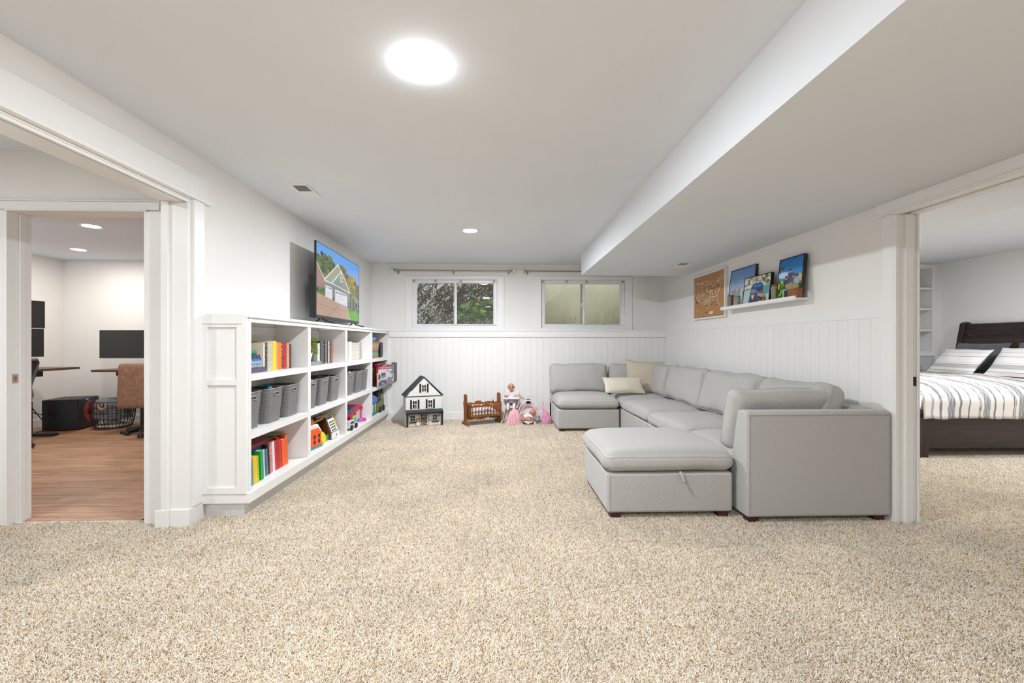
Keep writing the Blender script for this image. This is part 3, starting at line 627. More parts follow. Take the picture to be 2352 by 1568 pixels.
def make_bin(h=.262, wt=.148, wb=.128, dt=.118, db=.10):
    # local: +x faces the room; wt/wb half widths along y
    t = thing('storage_bin', 'x', 'bin', group=None)
    body = MB(); T = rrect(dt, wt, .03); B = rrect(db, wb, .03); n = len(T)
    T2 = [(x * .965, y * .97) for x, y in T]; B2 = [(x * .965, y * .97) for x, y in B]
    # front face (+x) is rebuilt with a slot, so leave out the ring segment between the two +x corners
    seg = [i for i in range(n) if not (T[i][0] > dt - 1e-6 and T[(i + 1) % n][0] > dt - 1e-6)]
    vs = [(x, y, h) for x, y in T] + [(x, y, 0) for x, y in B] + [(x, y, h) for x, y in T2] + [(x, y, .004) for x, y in B2]
    fs = [tuple(range(2 * n - 1, n - 1, -1)), tuple(range(3 * n, 4 * n))]
    for i in seg: fs += [(n + i, n + (i + 1) % n, (i + 1) % n, i), (2 * n + i, 2 * n + (i + 1) % n, 3 * n + (i + 1) % n, 3 * n + i)]
    body.add(vs, fs)
    def P(u, v, ins=0.):   # u -1..1 across, v 0..1 up on the front panel
        wy = (wb + (wt - wb) * v) - .03; x = db + (dt - db) * v; return (x - ins, u * wy, v * h)
    us = [-1, -.42, .42, 1]; vv = [0, .80, .885, 1]
    for ins in (0, .004):
        vs = [P(u, v, ins) for v in vv for u in us]; body.add(vs, [(j * 4 + i, j * 4 + i + 1, (j + 1) * 4 + i + 1, (j + 1) * 4 + i) for j in range(3) for i in range(3) if not (i == 1 and j == 1)])
    body.build('bin_body', BINM, t, local=True, fix=False)
    rim = MB(); rim.tube([(x, y, h) for x, y in T], .0045, 6, closed=True); rim.build('rim', BINR, t, smooth=True, local=True)
    hp = []; 
    for u, v in [(-.34, .80), (-.44, .815), (-.47, .842), (-.44, .87), (-.34, .885), (0, .887), (.34, .885), (.44, .87), (.47, .842), (.44, .815), (.34, .80), (0, .798)]: hp.append(Vector(P(u, v)) + Vector((.001, 0, 0)))
    hd = MB().tube(hp, .0055, 6, closed=True); hd.build('handle_rim', BINR, t, smooth=True, local=True)
    return t
b0 = make_bin(); first = True
order = ['leftmost', 'middle', 'rightmost']
bays = [('first', [3.215, 3.517, 3.822], [-.01, 0, .0]), ('second', [4.205, 4.495, 4.80], [0, 0, 0]), ('third', [5.30, 5.62, 5.87], [0, .005, 0])]
CONT = {}
for bn, ys, dx in bays:
    for k, yy in enumerate(ys):
        if first: b = b0; first = False
        else: b = copy_tree(b0)
        b.location = (-1.848 + dx[k], yy, .5755); b['label'] = '%s grey woven storage bin in the %s middle-row cubby from the left' % (order[k], bn); b['group'] = 'grey woven bins in the middle row'
        if bn == 'third' and k == 2: b.scale = (1, .52, 1)
        if bn == 'first' and k == 0: b.scale = (1, .78, 1)
b = copy_tree(b0); b.location = (-1.85, 6.11, .5755); b.scale = (1, .62, 1); b['label'] = 'grey woven storage bin at the left of the last middle-row cubby'
# toys in bins
def toy(label, c, loc, r, shape='ball', cat='toy', name='toy'):
    mb = MB(); rr = random.Random(sum(map(ord, label)))
    for i in range(5 if shape == 'ball' else 3):
        o_ = Vector((rr.uniform(-1, 1), rr.uniform(-1, 1), rr.uniform(-.4, .4))) * r * .6
        if shape == 'ball': mb.ball(o_, (r * rr.uniform(.4, .7), r * rr.uniform(.5, .8), r * rr.uniform(.35, .6)), 10)
        else: mb.box(-r * .8, r * .8, -r * .3, r * .3, -r * .2, r * .2, TR(o_.x, o_.y, o_.z, rr.uniform(0, 3), rr.uniform(-.5, .5)))
    t = thing(name, label, cat, loc); mb.build('toy_body', M('toy_' + c.strip('#'), c, .4), t, smooth=True, local=True); return t
toy('teal lumpy toy poking out of the middle first-cubby bin', '#13808a', (-1.80, 3.50, .835), .045)
toy('yellow and black toy car on the leftmost bin', '#c4a92c', (-1.80, 3.30, .82), .03, 'box'); toy('dark toys heaped in the leftmost bin', '#1c1a22', (-1.86, 3.22, .80), .09)
toy('dark red toys at the back of the first cubby bins', '#401420', (-1.93, 3.4, .80), .05, 'box'); toy('green toy seen through the slot of the middle bin', '#0f7f4c', (-1.775, 3.50, .785), .038)
toy('lime toy seen through the slot of the third bin', '#6aa83c', (-1.775, 3.80, .79), .035); toy('dark toys in the third bin of the first cubby', '#202024', (-1.85, 3.83, .775), .08)
toy('tan wooden board leaning in the second cubby bin', '#dcc09c', (-1.79, 4.20, .83), .05, 'box'); toy('purple toy lying across the second cubby bins', '#43204c', (-1.84, 4.50, .835), .07, 'box'); toy('teal and red toy on the right second cubby bin', '#244c60', (-1.84, 4.80, .83), .06, 'box'); toy('red toy piece on the second cubby bins', '#a83038', (-1.86, 4.66, .84), .03, 'box')
toy('yellow toy seen through the slot of the second cubby bin', '#b09c34', (-1.775, 4.50, .79), .035)
toy('orange red ball toy in the third cubby bin', '#d83a20', (-1.83, 5.26, .845), .045); toy('white and red toy in the third cubby bin', '#ece4e0', (-1.80, 5.33, .825), .04)
toy('white scrap in the middle bin of the third cubby', '#e8e8e8', (-1.80, 5.60, .83), .02, 'box')
# last middle cubby: games leaning out
def card(name, label, cat, o, ux, uy, th, front, back='#b0a8a0', edge=None):
    t = thing(name, label, cat, o); ux, uy = Vector(ux), Vector(uy); n = ux.cross(uy).normalized() * th
    a = Vector((0, 0, 0)); V = [a, a + ux, a + ux + uy, a + uy]; V = V + [v - n for v in V]
    MB().add(V, [(0, 1, 2, 3), (7, 6, 5, 4), (0, 4, 5, 1), (1, 5, 6, 2), (2, 6, 7, 3), (3, 7, 4, 0)]).build('box_body', bookmat(edge or back), t, local=True)
    n1 = n.normalized() * .0012
    front.mesh('cover_print', PRINT, t, n1 + ux * .01 + uy * .01, ux * .98, uy * .98, local=True); return t
p = Pic(50, 60, srgb('#dcdce2')); p.a[:] = [.86, .86, .89]
def c8(h): h = h.lstrip('#'); return [int(h[i:i + 2], 16) / 255 for i in (0, 2, 4)]
p.poly([(0, .84), (1, .84), (1, 1), (0, 1)], c8('#b4304a')); p.poly([(.15, .88), (.95, .88), (.95, .95), (.15, .95)], c8('#e890a0')); p.line([(.35, .55), (.6, .78), (.85, .55)], .012, c8('#606068')); p.poly([(.45, 0), (1, 0), (1, .35), (.6, .4)], c8('#8c848c'), .3); p.poly([(.8, .6), (.95, .6), (.95, .72), (.8, .72)], c8('#c06070'))
card('game_box', 'white and crimson topped game box leaning in the last middle cubby', 'box', (-1.70, 6.32, .58), (.10, .50, -.01), (.0, .0, .275), .03, p, '#a83848')
p = Pic(34, 44, [0, 0, 0]); p.a[:] = c8('#e8d8bc'); p.poly([(.4, .55), (.9, .6), (.85, .95), (.3, .95)], c8('#3c2c6c')); p.poly([(.45, .6), (.85, .64), (.83, .74), (.42, .72)], c8('#48a0d0')); p.poly([(0, 0), (1, .05), (.95, .4), (.3, .45), (0, .3)], c8('#1c3f7c')); p.ell(.6, .2, .15, .12, c8('#e8ecf4')); p.ell(.62, .22, .12, .1, c8('#1c3f7c')); p.ell(.12, .7, .14, .22, c8('#101018'))
card('activity_box', 'small cream and navy toy pack in front of the game box', 'box', (-1.668, 6.22, .576), (.03, .33, .005), (0, 0, .19), .02, p, '#e0d0b0')
p = Pic(30, 50, [0, 0, 0]); p.a[:] = c8('#7c8c90'); p.poly([(.1, .5), (.9, .5), (.9, .95), (.1, .95)], c8('#5c9aa0')); p.poly([(.2, .05), (.9, .05), (.9, .45), (.2, .45)], c8('#c8ccd0')); p.poly([(.5, .2), (.8, .2), (.8, .4), (.5, .4)], c8('#6c6c94'))
card('puzzle_board', 'teal and grey board game box sticking out beside the wall', 'box', (-1.66, 6.70, .60), (.075, .10, 0), (0, 0, .265), .025, p, '#7c6c68')
o = bx('wood_board', wood('grey_board', '#6c5c56', '#8c7c74', 'Z', .7), None, -1.63, -1.555, 6.835, 6.85, .61, .89, bev=.002, m=None); tag(o, 'grey brown board leaning at the wall end of the bookcase', 'board')
o = bx('red_box', bookmat('#8c1c24'), None, -1.93, -1.70, 6.30, 6.74, .862, .90, bev=.003); tag(o, 'dark red flat box on top of the games in the last middle cubby', 'box')
bx('box_support', bookmat('#401c20'), o, -1.93, -1.74, 6.32, 6.72, .5755, .861)
for ob in (o.children[0],): ob.name = 'box_stack'

# bottom left books (leaning towards the right)
zb = .1745
lab = 'bottom left cubby'
items = [(3.205, 3.232, .196, 'teal edged', '#3f8c94', 0), (3.233, 3.262, .20, 'golden yellow', '#f0b81c', 0), (3.263, 3.286, .20, 'yellow', '#f2cf1c', '#c89c18'), (3.287, 3.31, .195, 'lime', '#b8c424', '#7c8c2c'), (3.335, 3.372, .222, 'green', '#10a03c', 0),
    (3.374, 3.394, .205, 'pale teal', '#8cc0b8', 0), (3.396, 3.412, .205, 'mint grey', '#9cb8b8', '#d0dcdc'), (3.414, 3.432, .21, 'ice blue', '#b8d0e4', 0), (3.434, 3.452, .208, 'navy', '#243c74', '#7c98b8'), (3.454, 3.472, .205, 'slate', '#6c7c84', 0), (3.474, 3.502, .235, 'black', '#16141c', 0),
    (3.504, 3.516, .225, 'striped', '#a87c4c', '#e0d8cc'), (3.518, 3.545, .222, 'rose pink', '#e06078', '#ecc4c8'), (3.547, 3.582, .24, 'white', '#e4dce0', 0), (3.584, 3.62, .243, 'scarlet', '#c4141c', 0), (3.622, 3.650, .26, 'dark red', '#a01420', '#c83c40'), (3.652, 3.684, .235, 'red', '#c82c34', '#a0141c'), (3.70, 3.755, .225, 'orange', '#f2581c', 0), (3.757, 3.80, .255, 'burnt orange', '#e0601c', 0)]
names = [i[3] for i in items]
for k, (a, b, h, nm, c, pt) in enumerate(items):
    nb = ('at the left end beside %s' % names[1]) if k == 0 else (('at the right end beside %s' % names[-2]) if k == len(items) - 1 else 'between %s and %s' % (names[k - 1], names[k + 1]))
    book('%s leaning book %s, %s' % (nm, nb, lab), a, b, zb, h, -1.752 - (.02 if k > 4 else 0), .12 + .05 * (h > .23), c, pt, R(4.5))
o = bx('large_book', bookmat('#8a1a1c'), None, -1.96, -1.80, 3.14, 3.60, .412, .440, bev=.002); tag(o, 'long dark red book lying across the tops of the bottom books', 'book')
o = bx('large_book', bookmat('#1c2870'), None, -1.95, -1.80, 3.14, 3.44, .376, .411, bev=.002); tag(o, 'navy blue book lying flat on the shorter bottom books', 'book')
o = bx('large_book', bookmat('#6c6c50'), None, -1.98, -1.80, 3.62, 3.80, .438, .444, bev=.001); tag(o, 'thin olive book resting on the orange books', 'book')

# ------------------------------------------------------------------ toys on the bottom shelves
ORG, WHT, TEAL, YEL, GRN = M('toy_orange', '#ee5a1c', .4), M('toy_white', '#ece8e2', .4), M('toy_teal', '#1c8c98', .4), M('toy_yellow', '#ecc81c', .4), M('toy_green', '#1ca848', .4)
DKBR = wood('dark_brown_wood', '#4c2414', '#6c3820', 'Z', .5)
t = thing('toy_house', 'orange and white toy barn with dark windows on teal base', 'toy', (-1.80, 4.31, .1745), R(-8))
MB().prism([(-.15, .04), (.13, .04), (.15, .15), (.08, .225), (-.15, .225)], -.05, .03, 'yz').build('barn_body', WHT, t, local=True, bev=.006)
MB().prism([(-.14, .02), (.11, .02), (.12, .14), (.07, .19), (-.14, .19)], .031, .045, 'yz').build('front_panel', ORG, t, local=True, bev=.004)
for a in (-.10, -.02, .06):
    for z in (.045, .095): bx('window_hole', BLACK, t, .0455, .047, a, a + .03, z, z + .036, local=True)
bx('base_tray', TEAL, t, -.06, .05, -.16, .13, 0, .02, bev=.004, local=True)
t = thing('toy_disc', 'round yellow toy beside the orange barn', 'toy', (-1.785, 4.52, .1745)); MB().lathe([(0, -.03), (.052, -.03), (.06, -.02), (.06, .02), (.05, .03), (0, .03)], n=28, m=TR(0, 0, .06, 0, 0, R(78))).build('disc', YEL, t, smooth=True, local=True); bx('disc_foot', YEL, t, -.02, .02, -.04, .04, 0, .012, local=True)
t = thing('green_crate', 'small green plastic crate behind the yellow toy', 'crate', (-1.84, 4.65, .1745)); MB().box(-.06, .06, -.09, .09, 0, .004).box(.054, .06, -.09, .09, 0, .06).box(-.06, -.054, -.09, .09, 0, .06).box(-.06, .06, -.09, -.084, 0, .06).box(-.06, .06, .084, .09, 0, .06).build('crate_body', GRN, t, local=True, bev=.002); bx('crate_fill', M('crate_fill_green', '#178a3c', .7), t, -.05, .05, -.08, .08, .004, .05, local=True)
t = thing('toy_cash_register', 'wooden toy cash register with white keypad and drawer', 'toy', (-1.80, 4.81, .1745))
MB().prism([(-.14, 0), (.045, 0), (.045, .065), (-.02, .235), (-.14, .235)], -.105, .10, 'xz').build('register_body', DKBR, t, local=True, bev=.003)
kp = MB().add([(.049, -.088, .075), (.049, .09, .075), (-.012, .09, .235), (-.012, -.088, .235)], [(0, 1, 2, 3)]); kp.add([(v[0] - .006, v[1], v[2] - .003) for v in kp.v], [(3, 2, 1, 0)]).build('keypad', WHT, t, local=True)
for i in range(3):
    for j in range(4):
        f0 = .1 + j * .17; yy = -.066 + i * .042; x_, z_ = .05 - f0 * .061, .075 + f0 * .16
        bx('key', M('key_green', '#2c5444', .5), t, -.001, .003, 0, .026, -.008, .008, m=TR(x_, yy, z_, 0, 0, R(-21)), local=True)
bx('yellow_key', YEL, t, -.001, .004, 0, .022, -.04, .04, m=TR(.022, .060, .155, 0, 0, R(-21)), local=True)
bx('display', M('display_dark', '#2f3c38', .4), t, -.001, .003, 0, .12, -.010, .010, m=TR(-.004, -.07, .218, 0, 0, R(-21)), local=True)
dr = bx('drawer', WHT, t, .0455, .062, -.10, .095, .006, .066, bev=.003, local=True); MB().ball((.066, 0, .035), .009, 8).build('knob', M('knob_green', '#3c6c58', .5), dr, local=True)
t = thing('toy_rack', 'brown wooden rack hung with small toy animals', 'toy', (-1.88, 4.40, .1745))
MB().box(-.06, -.05, -.18, .28, 0, .22).box(-.06, .06, -.18, -.17, 0, .22).box(-.06, .06, -.18, .28, .215, .225).build('rack_body', DKBR, t, local=True)
for i, (a, z, c, nm) in enumerate(((-.10, .13, '#a85a34', 'brown'), (-.05, .09, '#e8c81c', 'yellow'), (0, .14, '#ecc030', 'golden'), (.05, .16, '#1c9c8c', 'teal'), (.09, .11, '#48c078', 'green'), (.03, .05, '#48305c', 'purple'), (.09, .05, '#e05c48', 'coral'))):
    q = thing('toy_animal', 'small %s toy animal in the wooden rack' % nm, 'toy', (-1.80, 4.40 + a * 1.3, .1745 + z)); 
    MB().ball((0, 0, 0), (.016, .02, .026), 10).ball((.004, 0, .032), .014, 8).tube([(0, .012, -.01), (.004, .03, -.03)], .006, 6).tube([(0, -.012, -.01), (.004, -.03, -.03)], .006, 6).build('animal_body', M('toy_' + c.strip('#'), c, .5), q, smooth=True, local=True)
t = thing('toy_roll', 'green roll with orange end cap lying on the toy rack', 'toy', (-1.82, 4.30, .425)); MB().tube([(0, -.12, 0), (0, .02, 0)], .026, 16).build('roll', M('roll_green', '#3c7c3c', .6), t, smooth=True, local=True); MB().tube([(.002, .0, 0), (.02, .035, 0)], .032, 16).build('end_cap', M('cap_orange', '#f0a01c', .45), t, smooth=True, local=True)
for i, (p0, p1) in enumerate((((-1.80, 4.38, .41), (-1.80, 4.86, .436)), ((-1.82, 4.5, .438), (-1.80, 4.9, .43)))):
    q = MB().tube([p0, p1], .008, 8).build('wooden_stick', M('pale_stick', '#c8a880', .6), None, smooth=True); tag(q, ('lower' if i == 0 else 'upper') + ' pale wooden stick laid across the toy rack', 'stick')
# bay 3
t = thing('toy_cottage', 'yellow toy cottage with pink solar roof and turquoise door', 'toy', (-1.80, 5.50, .1745))
MB().prism([(-.04, 0), (.12, 0), (.12, .185), (-.04, .145)], -.06, .03, 'yz').build('cottage_wall', M('cottage_yellow', '#ecd86c', .45), t, local=True, bev=.004)
MB().prism([(-.24, .13), (.15, .215), (.17, .235), (.12, .245), (-.24, .165)], -.10, .07, 'yz').build('roof', M('roof_pink', '#c8204c', .4), t, local=True, bev=.006)
bx('solar_panel', M('panel_blue', '#3c5c78', .3), t, -.07, .055, -.15, .05, 0, .004, m=TR(0, -.05, .2085, 0, R(12.5), 0), local=True)
bx('door', M('door_turquoise', '#38c4bc', .4), t, .031, .038, -.01, .07, .005, .105, bev=.004, local=True)
for a in (.0, .042): 
    for z in (.125, .155): bx('window_pane', M('cottage_window', '#6c5c84', .3), t, .031, .034, a, a + .03, z, z + .024, local=True)
bx('upper_floor', M('cottage_floor', '#c8c4bc', .5), t, -.06, .045, -.24, -.14, .10, .112, local=True); bx('garage_roof', M('garage_pink', '#c8305c', .4), t, -.05, .05, -.26, -.10, .085, .112, bev=.01, local=True)
t = thing('toy_car', 'white toy truck with large black wheels in the bottom third cubby', 'toy', (-1.745, 5.30, .1745))
MB().prism([(-.13, .025), (.10, .025), (.105, .06), (.05, .07), (.02, .105), (-.13, .105)], -.04, .035, 'yz').build('car_body', M('car_white', '#d4d6dc', .35), t, local=True, bev=.006)
for a in (-.09, .07):
    for s_ in (-.045, .03): MB().tube([(s_, a, .03), (s_ + .022, a, .03)], .03, 18).build('wheel', BLACK, t, smooth=True, local=True)
bx('side_window', BLACK, t, .0355, .037, -.10, -.03, .07, .096, local=True); bx('side_window', BLACK, t, .0355, .037, -.02, .02, .07, .09, local=True)
t = thing('toy_rocket_stand', 'pink and lilac toy stand with slim tower beside the cottage', 'toy', (-1.79, 5.84, .1745))
MB().lathe([(0, 0), (.06, 0), (.065, .012), (.05, .03), (.02, .04), (0, .04)], n=24, m=Matrix.Diagonal((.8, 1.5, 1, 1))).build('stand', M('toy_lilac', '#b464c4', .4), t, smooth=True, local=True)
MB().tube([(0, 0, .03), (0, 0, .15)], .014, 12).build('tower', M('tower_pink', '#dc6c94', .4), t, smooth=True, local=True); MB().lathe([(0, .15), (.02, .15), (.024, .175), (.012, .205), (0, .222)], n=16).build('cone_top', M('cone_crimson', '#b42050', .4), t, smooth=True, local=True)
MB().ball((.04, 0, .02), (.03, .04, .02), 12).build('pink_pod', M('pod_magenta', '#e01c84', .4), t, smooth=True, local=True); MB().tube([(0, 0, .16), (0, -.12, .15)], .005, 6).build('arm', M('tower_pink', '#dc6c94'), t, smooth=True, local=True)
# bay 4
t = thing('toy_tower', 'cream toy tower with blue roof on green base in last bottom cubby', 'toy', (-1.80, 6.34, .1745))
bx('tower_wall', M('tower_cream', '#dcd4ac', .5), t, -.04, .03, -.12, .14, .02, .20, bev=.004, local=True)
MB().prism([(-.20, .16), (.14, .16), (.17, .22), (.0, .275), (-.20, .275)], -.06, .05, 'yz').build('roof', M('tower_blue', '#3c74d0', .4), t, local=True, bev=.008)
MB().ball((.01, 0, .015), (.055, .22, .018), 16).build('base', M('tower_base_green', '#10886c', .45), t, smooth=True, local=True)
MB().ball((.036, .03, .08), (.01, .025, .06), 10).ball((.036, .03, .15), (.01, .02, .02), 8).build('figure', M('figure_blue', '#5484c4', .5), t, smooth=True, local=True)
t = thing('toy_vehicle', 'olive green toy vehicle with black frame in last bottom cubby', 'toy', (-1.80, 6.66, .1745)); OLV = M('olive_plastic', '#7c8440', .5, noise_amt=.3, scale=30)
MB().prism([(-.16, .02), (.15, .02), (.155, .16), (.08, .17), (-.16, .14)], -.08, .06, 'yz').build('hull', OLV, t, local=True, bev=.01)
MB().tube([(.05, -.14, .14), (.05, -.1, .3), (.05, .05, .33), (.05, .13, .16)], .01, 8).tube([(-.06, -.14, .14), (-.06, -.1, .3), (-.06, .05, .33), (-.06, .13, .16)], .01, 8).tube([(.05, -.1, .3), (-.06, -.1, .3)], .01, 8).build('roll_frame', DGREY, t, smooth=True, local=True)
MB().prism([(.05, .16), (.12, .17), (.13, .33), (.09, .34)], -.05, .055, 'yz').build('tall_side', M('sage_plastic', '#8c9474', .5), t, local=True, bev=.006)
for a in (-.10, .08): MB().tube([(.06, a, .04), (.085, a, .04)], .04, 16).build('wheel', BLACK, t, smooth=True, local=True)
bx('dark_seat', DGREY, t, -.06, .05, -.08, .04, .17, .24, bev=.01, local=True)

# ------------------------------------------------------------------ television
tvr = thing('television', 'flat television on the bookcase showing a grey house with garage', 'television', (-1.85, 5.16, 1.384))
A = Vector((-1.79, 4.40, 0)); B = Vector((-1.835, 5.885, 0)); d = (B - A).normalized(); nn = Vector((d.y, -d.x, 0))
def tvp(u, z, out=0.): v = A + d * (u * (B - A).length) + nn * out; return (v.x, v.y, z)
z0, z1 = 1.437, 2.195
tb = MB()
for (u0, u1, za, zb_, o0, o1) in ((0, 1, z0, z1, -.012, .004), (.02, .98, z0 + .005, z0 + .42, -.07, -.012), (.06, .94, z0 + .42, z0 + .6, -.045, -.012)):
    P = [tvp(u0, za, o0), tvp(u1, za, o0), tvp(u1, zb_, o0), tvp(u0, zb_, o0), tvp(u0, za, o1), tvp(u1, za, o1), tvp(u1, zb_, o1), tvp(u0, zb_, o1)]
    tb.add(P, [(3, 2, 1, 0), (4, 5, 6, 7), (0, 1, 5, 4), (1, 2, 6, 5), (2, 3, 7, 6), (3, 0, 4, 7)])
tb.build('housing', BLACK, tvr, bev=.002)
bz = MB(); 
for u0, u1, za, zb_ in ((0, 1, z0, z0 + .03), (0, 1, z1 - .006, z1), (0, .005, z0, z1), (.995, 1, z0, z1)):
    P = [tvp(u0, za, .003), tvp(u1, za, .003), tvp(u1, zb_, .003), tvp(u0, zb_, .003), tvp(u0, za, .008), tvp(u1, za, .008), tvp(u1, zb_, .008), tvp(u0, zb_, .008)]
    bz.add(P, [(3, 2, 1, 0), (4, 5, 6, 7), (0, 1, 5, 4), (1, 2, 6, 5), (2, 3, 7, 6), (3, 0, 4, 7)])
bz.build('bezel', M('bezel_dark', (.03, .03, .032), .3), tvr)
for u in (.12, .86):
    c = Vector(tvp(u, z0 + .01, -.01)); lg = MB()
    lg.tube([c, c + nn * .04 + Vector((0, 0, -.03)), Vector((c.x, c.y, 1.391)) + nn * .135], .009, 8, .006); lg.tube([c, c - nn * .03 + Vector((0, 0, -.03)), Vector((c.x, c.y, 1.391)) - nn * .09], .009, 8, .006); lg.build('stand_leg', BLACK, tvr, smooth=True)
P_ = Pic(280, 170, [.3, .55, .9])
Yn = P_.Y; P_.a[:] = np.array(c8('#5aa0ee')) * (Yn[..., None]) + np.array(c8('#cfe2f6')) * (1 - Yn[..., None])
nzc = [c8('#3d5a34'), c8('#5d7440'), c8('#2c4430'), c8('#7a8450')]
P_.blobs(0, .36, .55, .8, 420, .03, nzc); P_.blobs(.1, .3, .7, .88, 90, .02, nzc); P_.blobs(.47, .62, .5, .82, 200, .025, [c8('#7c7a3c'), c8('#56703c'), c8('#9a7c44')]); P_.blobs(.63, .90, .38, .72, 330, .026, [c8('#a08a3c'), c8('#74803a'), c8('#b49c54'), c8('#5c5a30')]); P_.blobs(.9, 1.0, .3, .62, 90, .022, [c8('#8c6c50'), c8('#6a6444')])
P_.poly([(0, .36), (0, .72), (.02, .70), (.15, .52), (.15, .34)], c8('#a88484'), .06); P_.line([(0, .725), (.15, .53)], .008, c8('#d8d4cc'))
P_.blobs(0, .16, .30, .38, 40, .02, nzc)
P_.poly([(0, .33), (.18, .33), (.18, .29), (0, .30)], c8('#5c8c34'), .15)
P_.poly([(.16, .52), (.44, .83), (.55, .72), (.55, .5)], c8('#a4a890'), .1)                     # far gable
P_.poly([(.15, .28), (.15, .5), (.72, .47), (.72, .28)], c8('#87938c'), .05)
P_.poly([(.3, .50), (.52, .74), (.72, .47)], c8('#8c9894'), .05)
P_.line([(.15, .52), (.44, .83), (.53, .70)], .009, c8('#ece8da')); P_.line([(.29, .50), (.52, .75), (.73, .46)], .009, c8('#ece8da')); P_.line([(.15, .51), (.32, .505), (.73, .455)], .007, c8('#f0ecdf'))
P_.poly([(.49, .58), (.545, .575), (.545, .665), (.49, .67)], c8('#f4f4f0')); P_.poly([(.5, .59), (.535, .587), (.535, .655), (.5, .66)], c8('#7c8c98'))
P_.poly([(.17, .27), (.17, .45), (.31, .44), (.31, .27)], c8('#e9e9ee')); P_.poly([(.37, .235), (.37, .435), (.665, .41), (.665, .235)], c8('#ebebf0'))
for k in range(4): P_.poly([(.19 + k * .03, .41), (.205 + k * .03, .41), (.205 + k * .03, .428), (.19 + k * .03, .428)], c8('#3c4448'))
for k in range(8): P_.poly([(.39 + k * .034, .385), (.41 + k * .034, .383), (.41 + k * .034, .402), (.39 + k * .034, .404)], c8('#3c4448'))
for z in (.30, .35): P_.line([(.17, z), (.31, z)], .002, c8('#c8c8d0'))
for z in (.27, .32, .36): P_.line([(.37, z), (.665, z - .01)], .002, c8('#c8c8d0'))
P_.poly([(.315, .22), (.36, .22), (.36, .3), (.315, .3)], c8('#6c6468'), .2); P_.poly([(.67, .19), (.72, .19), (.72, .3), (.67, .3)], c8('#6c6468'), .2)
P_.poly([(.73, .19), (.73, .36), (.9, .37), (1, .3), (1, .17)], c8('#4c4c44'), .2); P_.poly([(.73, .37), (.84, .43), (.95, .37), (1, .33), (1, .36), (.9, .42)], c8('#9aa0a4')); P_.poly([(.86, .2), (.97, .2), (.97, .36), (.915, .4), (.86, .36)], c8('#8a9a98')); P_.poly([(.885, .23), (.95, .23), (.95, .32), (.885, .32)], c8('#3c444c')); P_.line([(.79, .19), (.79, .36)], .006, c8('#e4dcc8'))
P_.poly([(0, 0), (0, .31), (.17, .285), (.36, .25), (.67, .21), (.66, .19), (.76, 0)], c8('#c3a590'), .05)
P_.poly([(.66, .2), (.76, 0), (1, 0), (1, .18), (.73, .2)], c8('#5fae1e'), .14)
P_.line([(.22, 0), (.45, .2)], .003, c8('#8c7464')); P_.line([(0, .16), (.3, .13), (.66, .15)], .003, c8('#a08878')); P_.blobs(.72, 1, .16, .21, 50, .012, nzc)
SCR = attr_mat('screen_picture', rough=.2, emit=.8)
P_.mesh('screen', SCR, tvr, Vector(tvp(.005, z0 + .03, .0062)), Vector(tvp(.995, 0, 0)) - Vector(tvp(.005, 0, 0)), Vector((0, 0, z1 - z0 - .036)))

# ------------------------------------------------------------------ sectional sofa
WOODLEG = M('mahogany_leg', '#4a1f16', .4)
def cushion(x0, x1, y0, y1, zb, zt, crown, r=.06, n=22, wob=.006, seed=0., sag=.0):
    """Soft box cushion: flat sides with rounded rims and a crowned top."""
    w, d = (x1 - x0) / 2, (y1 - y0) / 2; cx, cy = (x0 + x1) / 2, (y0 + y1) / 2; h = (zt - zb) / 2; cz = (zt + zb) / 2
    mb = MB()
    def side(fn): mb.grid(fn, n, n)
    def mapp(a, b, c):   # a,b,c in [-1,1] cube surface
        x, y, z = a * w, b * d, c * h
        # rounded box
        ix = max(-(w - r), min(w - r, x)); iy = max(-(d - r), min(d - r, y)); iz = max(-(h - min(r, h * .9)), min(h - min(r, h * .9), z))
        v = Vector((x - ix, y - iy, z - iz))
        if v.length > 1e-9:
            rr = Vector((r, r, min(r, h * .9))); k = Vector((v.x / rr.x, v.y / rr.y, v.z / rr.z)); k.normalize(); v = Vector((k.x * rr.x, k.y * rr.y, k.z * rr.z)); x, y, z = ix + v.x, iy + v.y, iz + v.z
        e = max(0, 1 - abs(a) ** 3.2) * max(0, 1 - abs(b) ** 3.2)
        if c > -.5: z += crown * (e ** .7) * (c + .5) / 1.5
        bulge = 1 + .018 * (1 - c * c)
        p = Vector((cx + x * bulge, cy + y * bulge, cz + z)); q = noise.noise_vector(p * 4 + Vector((seed, 0, 0))); q2 = noise.noise_vector(p * 11 + Vector((seed, 5, 0)))
        return p + q * wob + q2 * wob * .35
    U = lambda t: math.sin((t - .5) * math.pi * .96) / math.sin(.5 * math.pi * .96)
    for c in (-1, 1):
        side(lambda u, v: mapp(U(u), U(v), c)); side(lambda u, v: mapp(c, U(u), U(v))); side(lambda u, v: mapp(U(u), c, U(v)))
    return mb, mapp
def seam(mapp, c, r=.003, n=20):
    pts = []; q = .985
    for s_ in range(4):
        for k in range(n):
            t = -1 + 2 * k / n
            a, b = [(t, -1), (1, t), (-t, 1), (-1, -t)][s_]; pts.append(mapp(a, b, c))
    return MB().tube(pts, r, 5, closed=True)
def seat(p, x0, x1, y0, y1, zb=.305, zt=.425, crown=.045, seed=0., seams=True, name='seat_cushion'):
    mb, mp = cushion(x0, x1, y0, y1, zb, zt, crown, seed=seed); o = mb.build(name, SOFA, p, smooth=True, ang=80)
    if seams: seam(mp, .55).build('piping', SEAM, o, smooth=True); seam(mp, -.62).build('piping', SEAM, o, smooth=True)
    return o
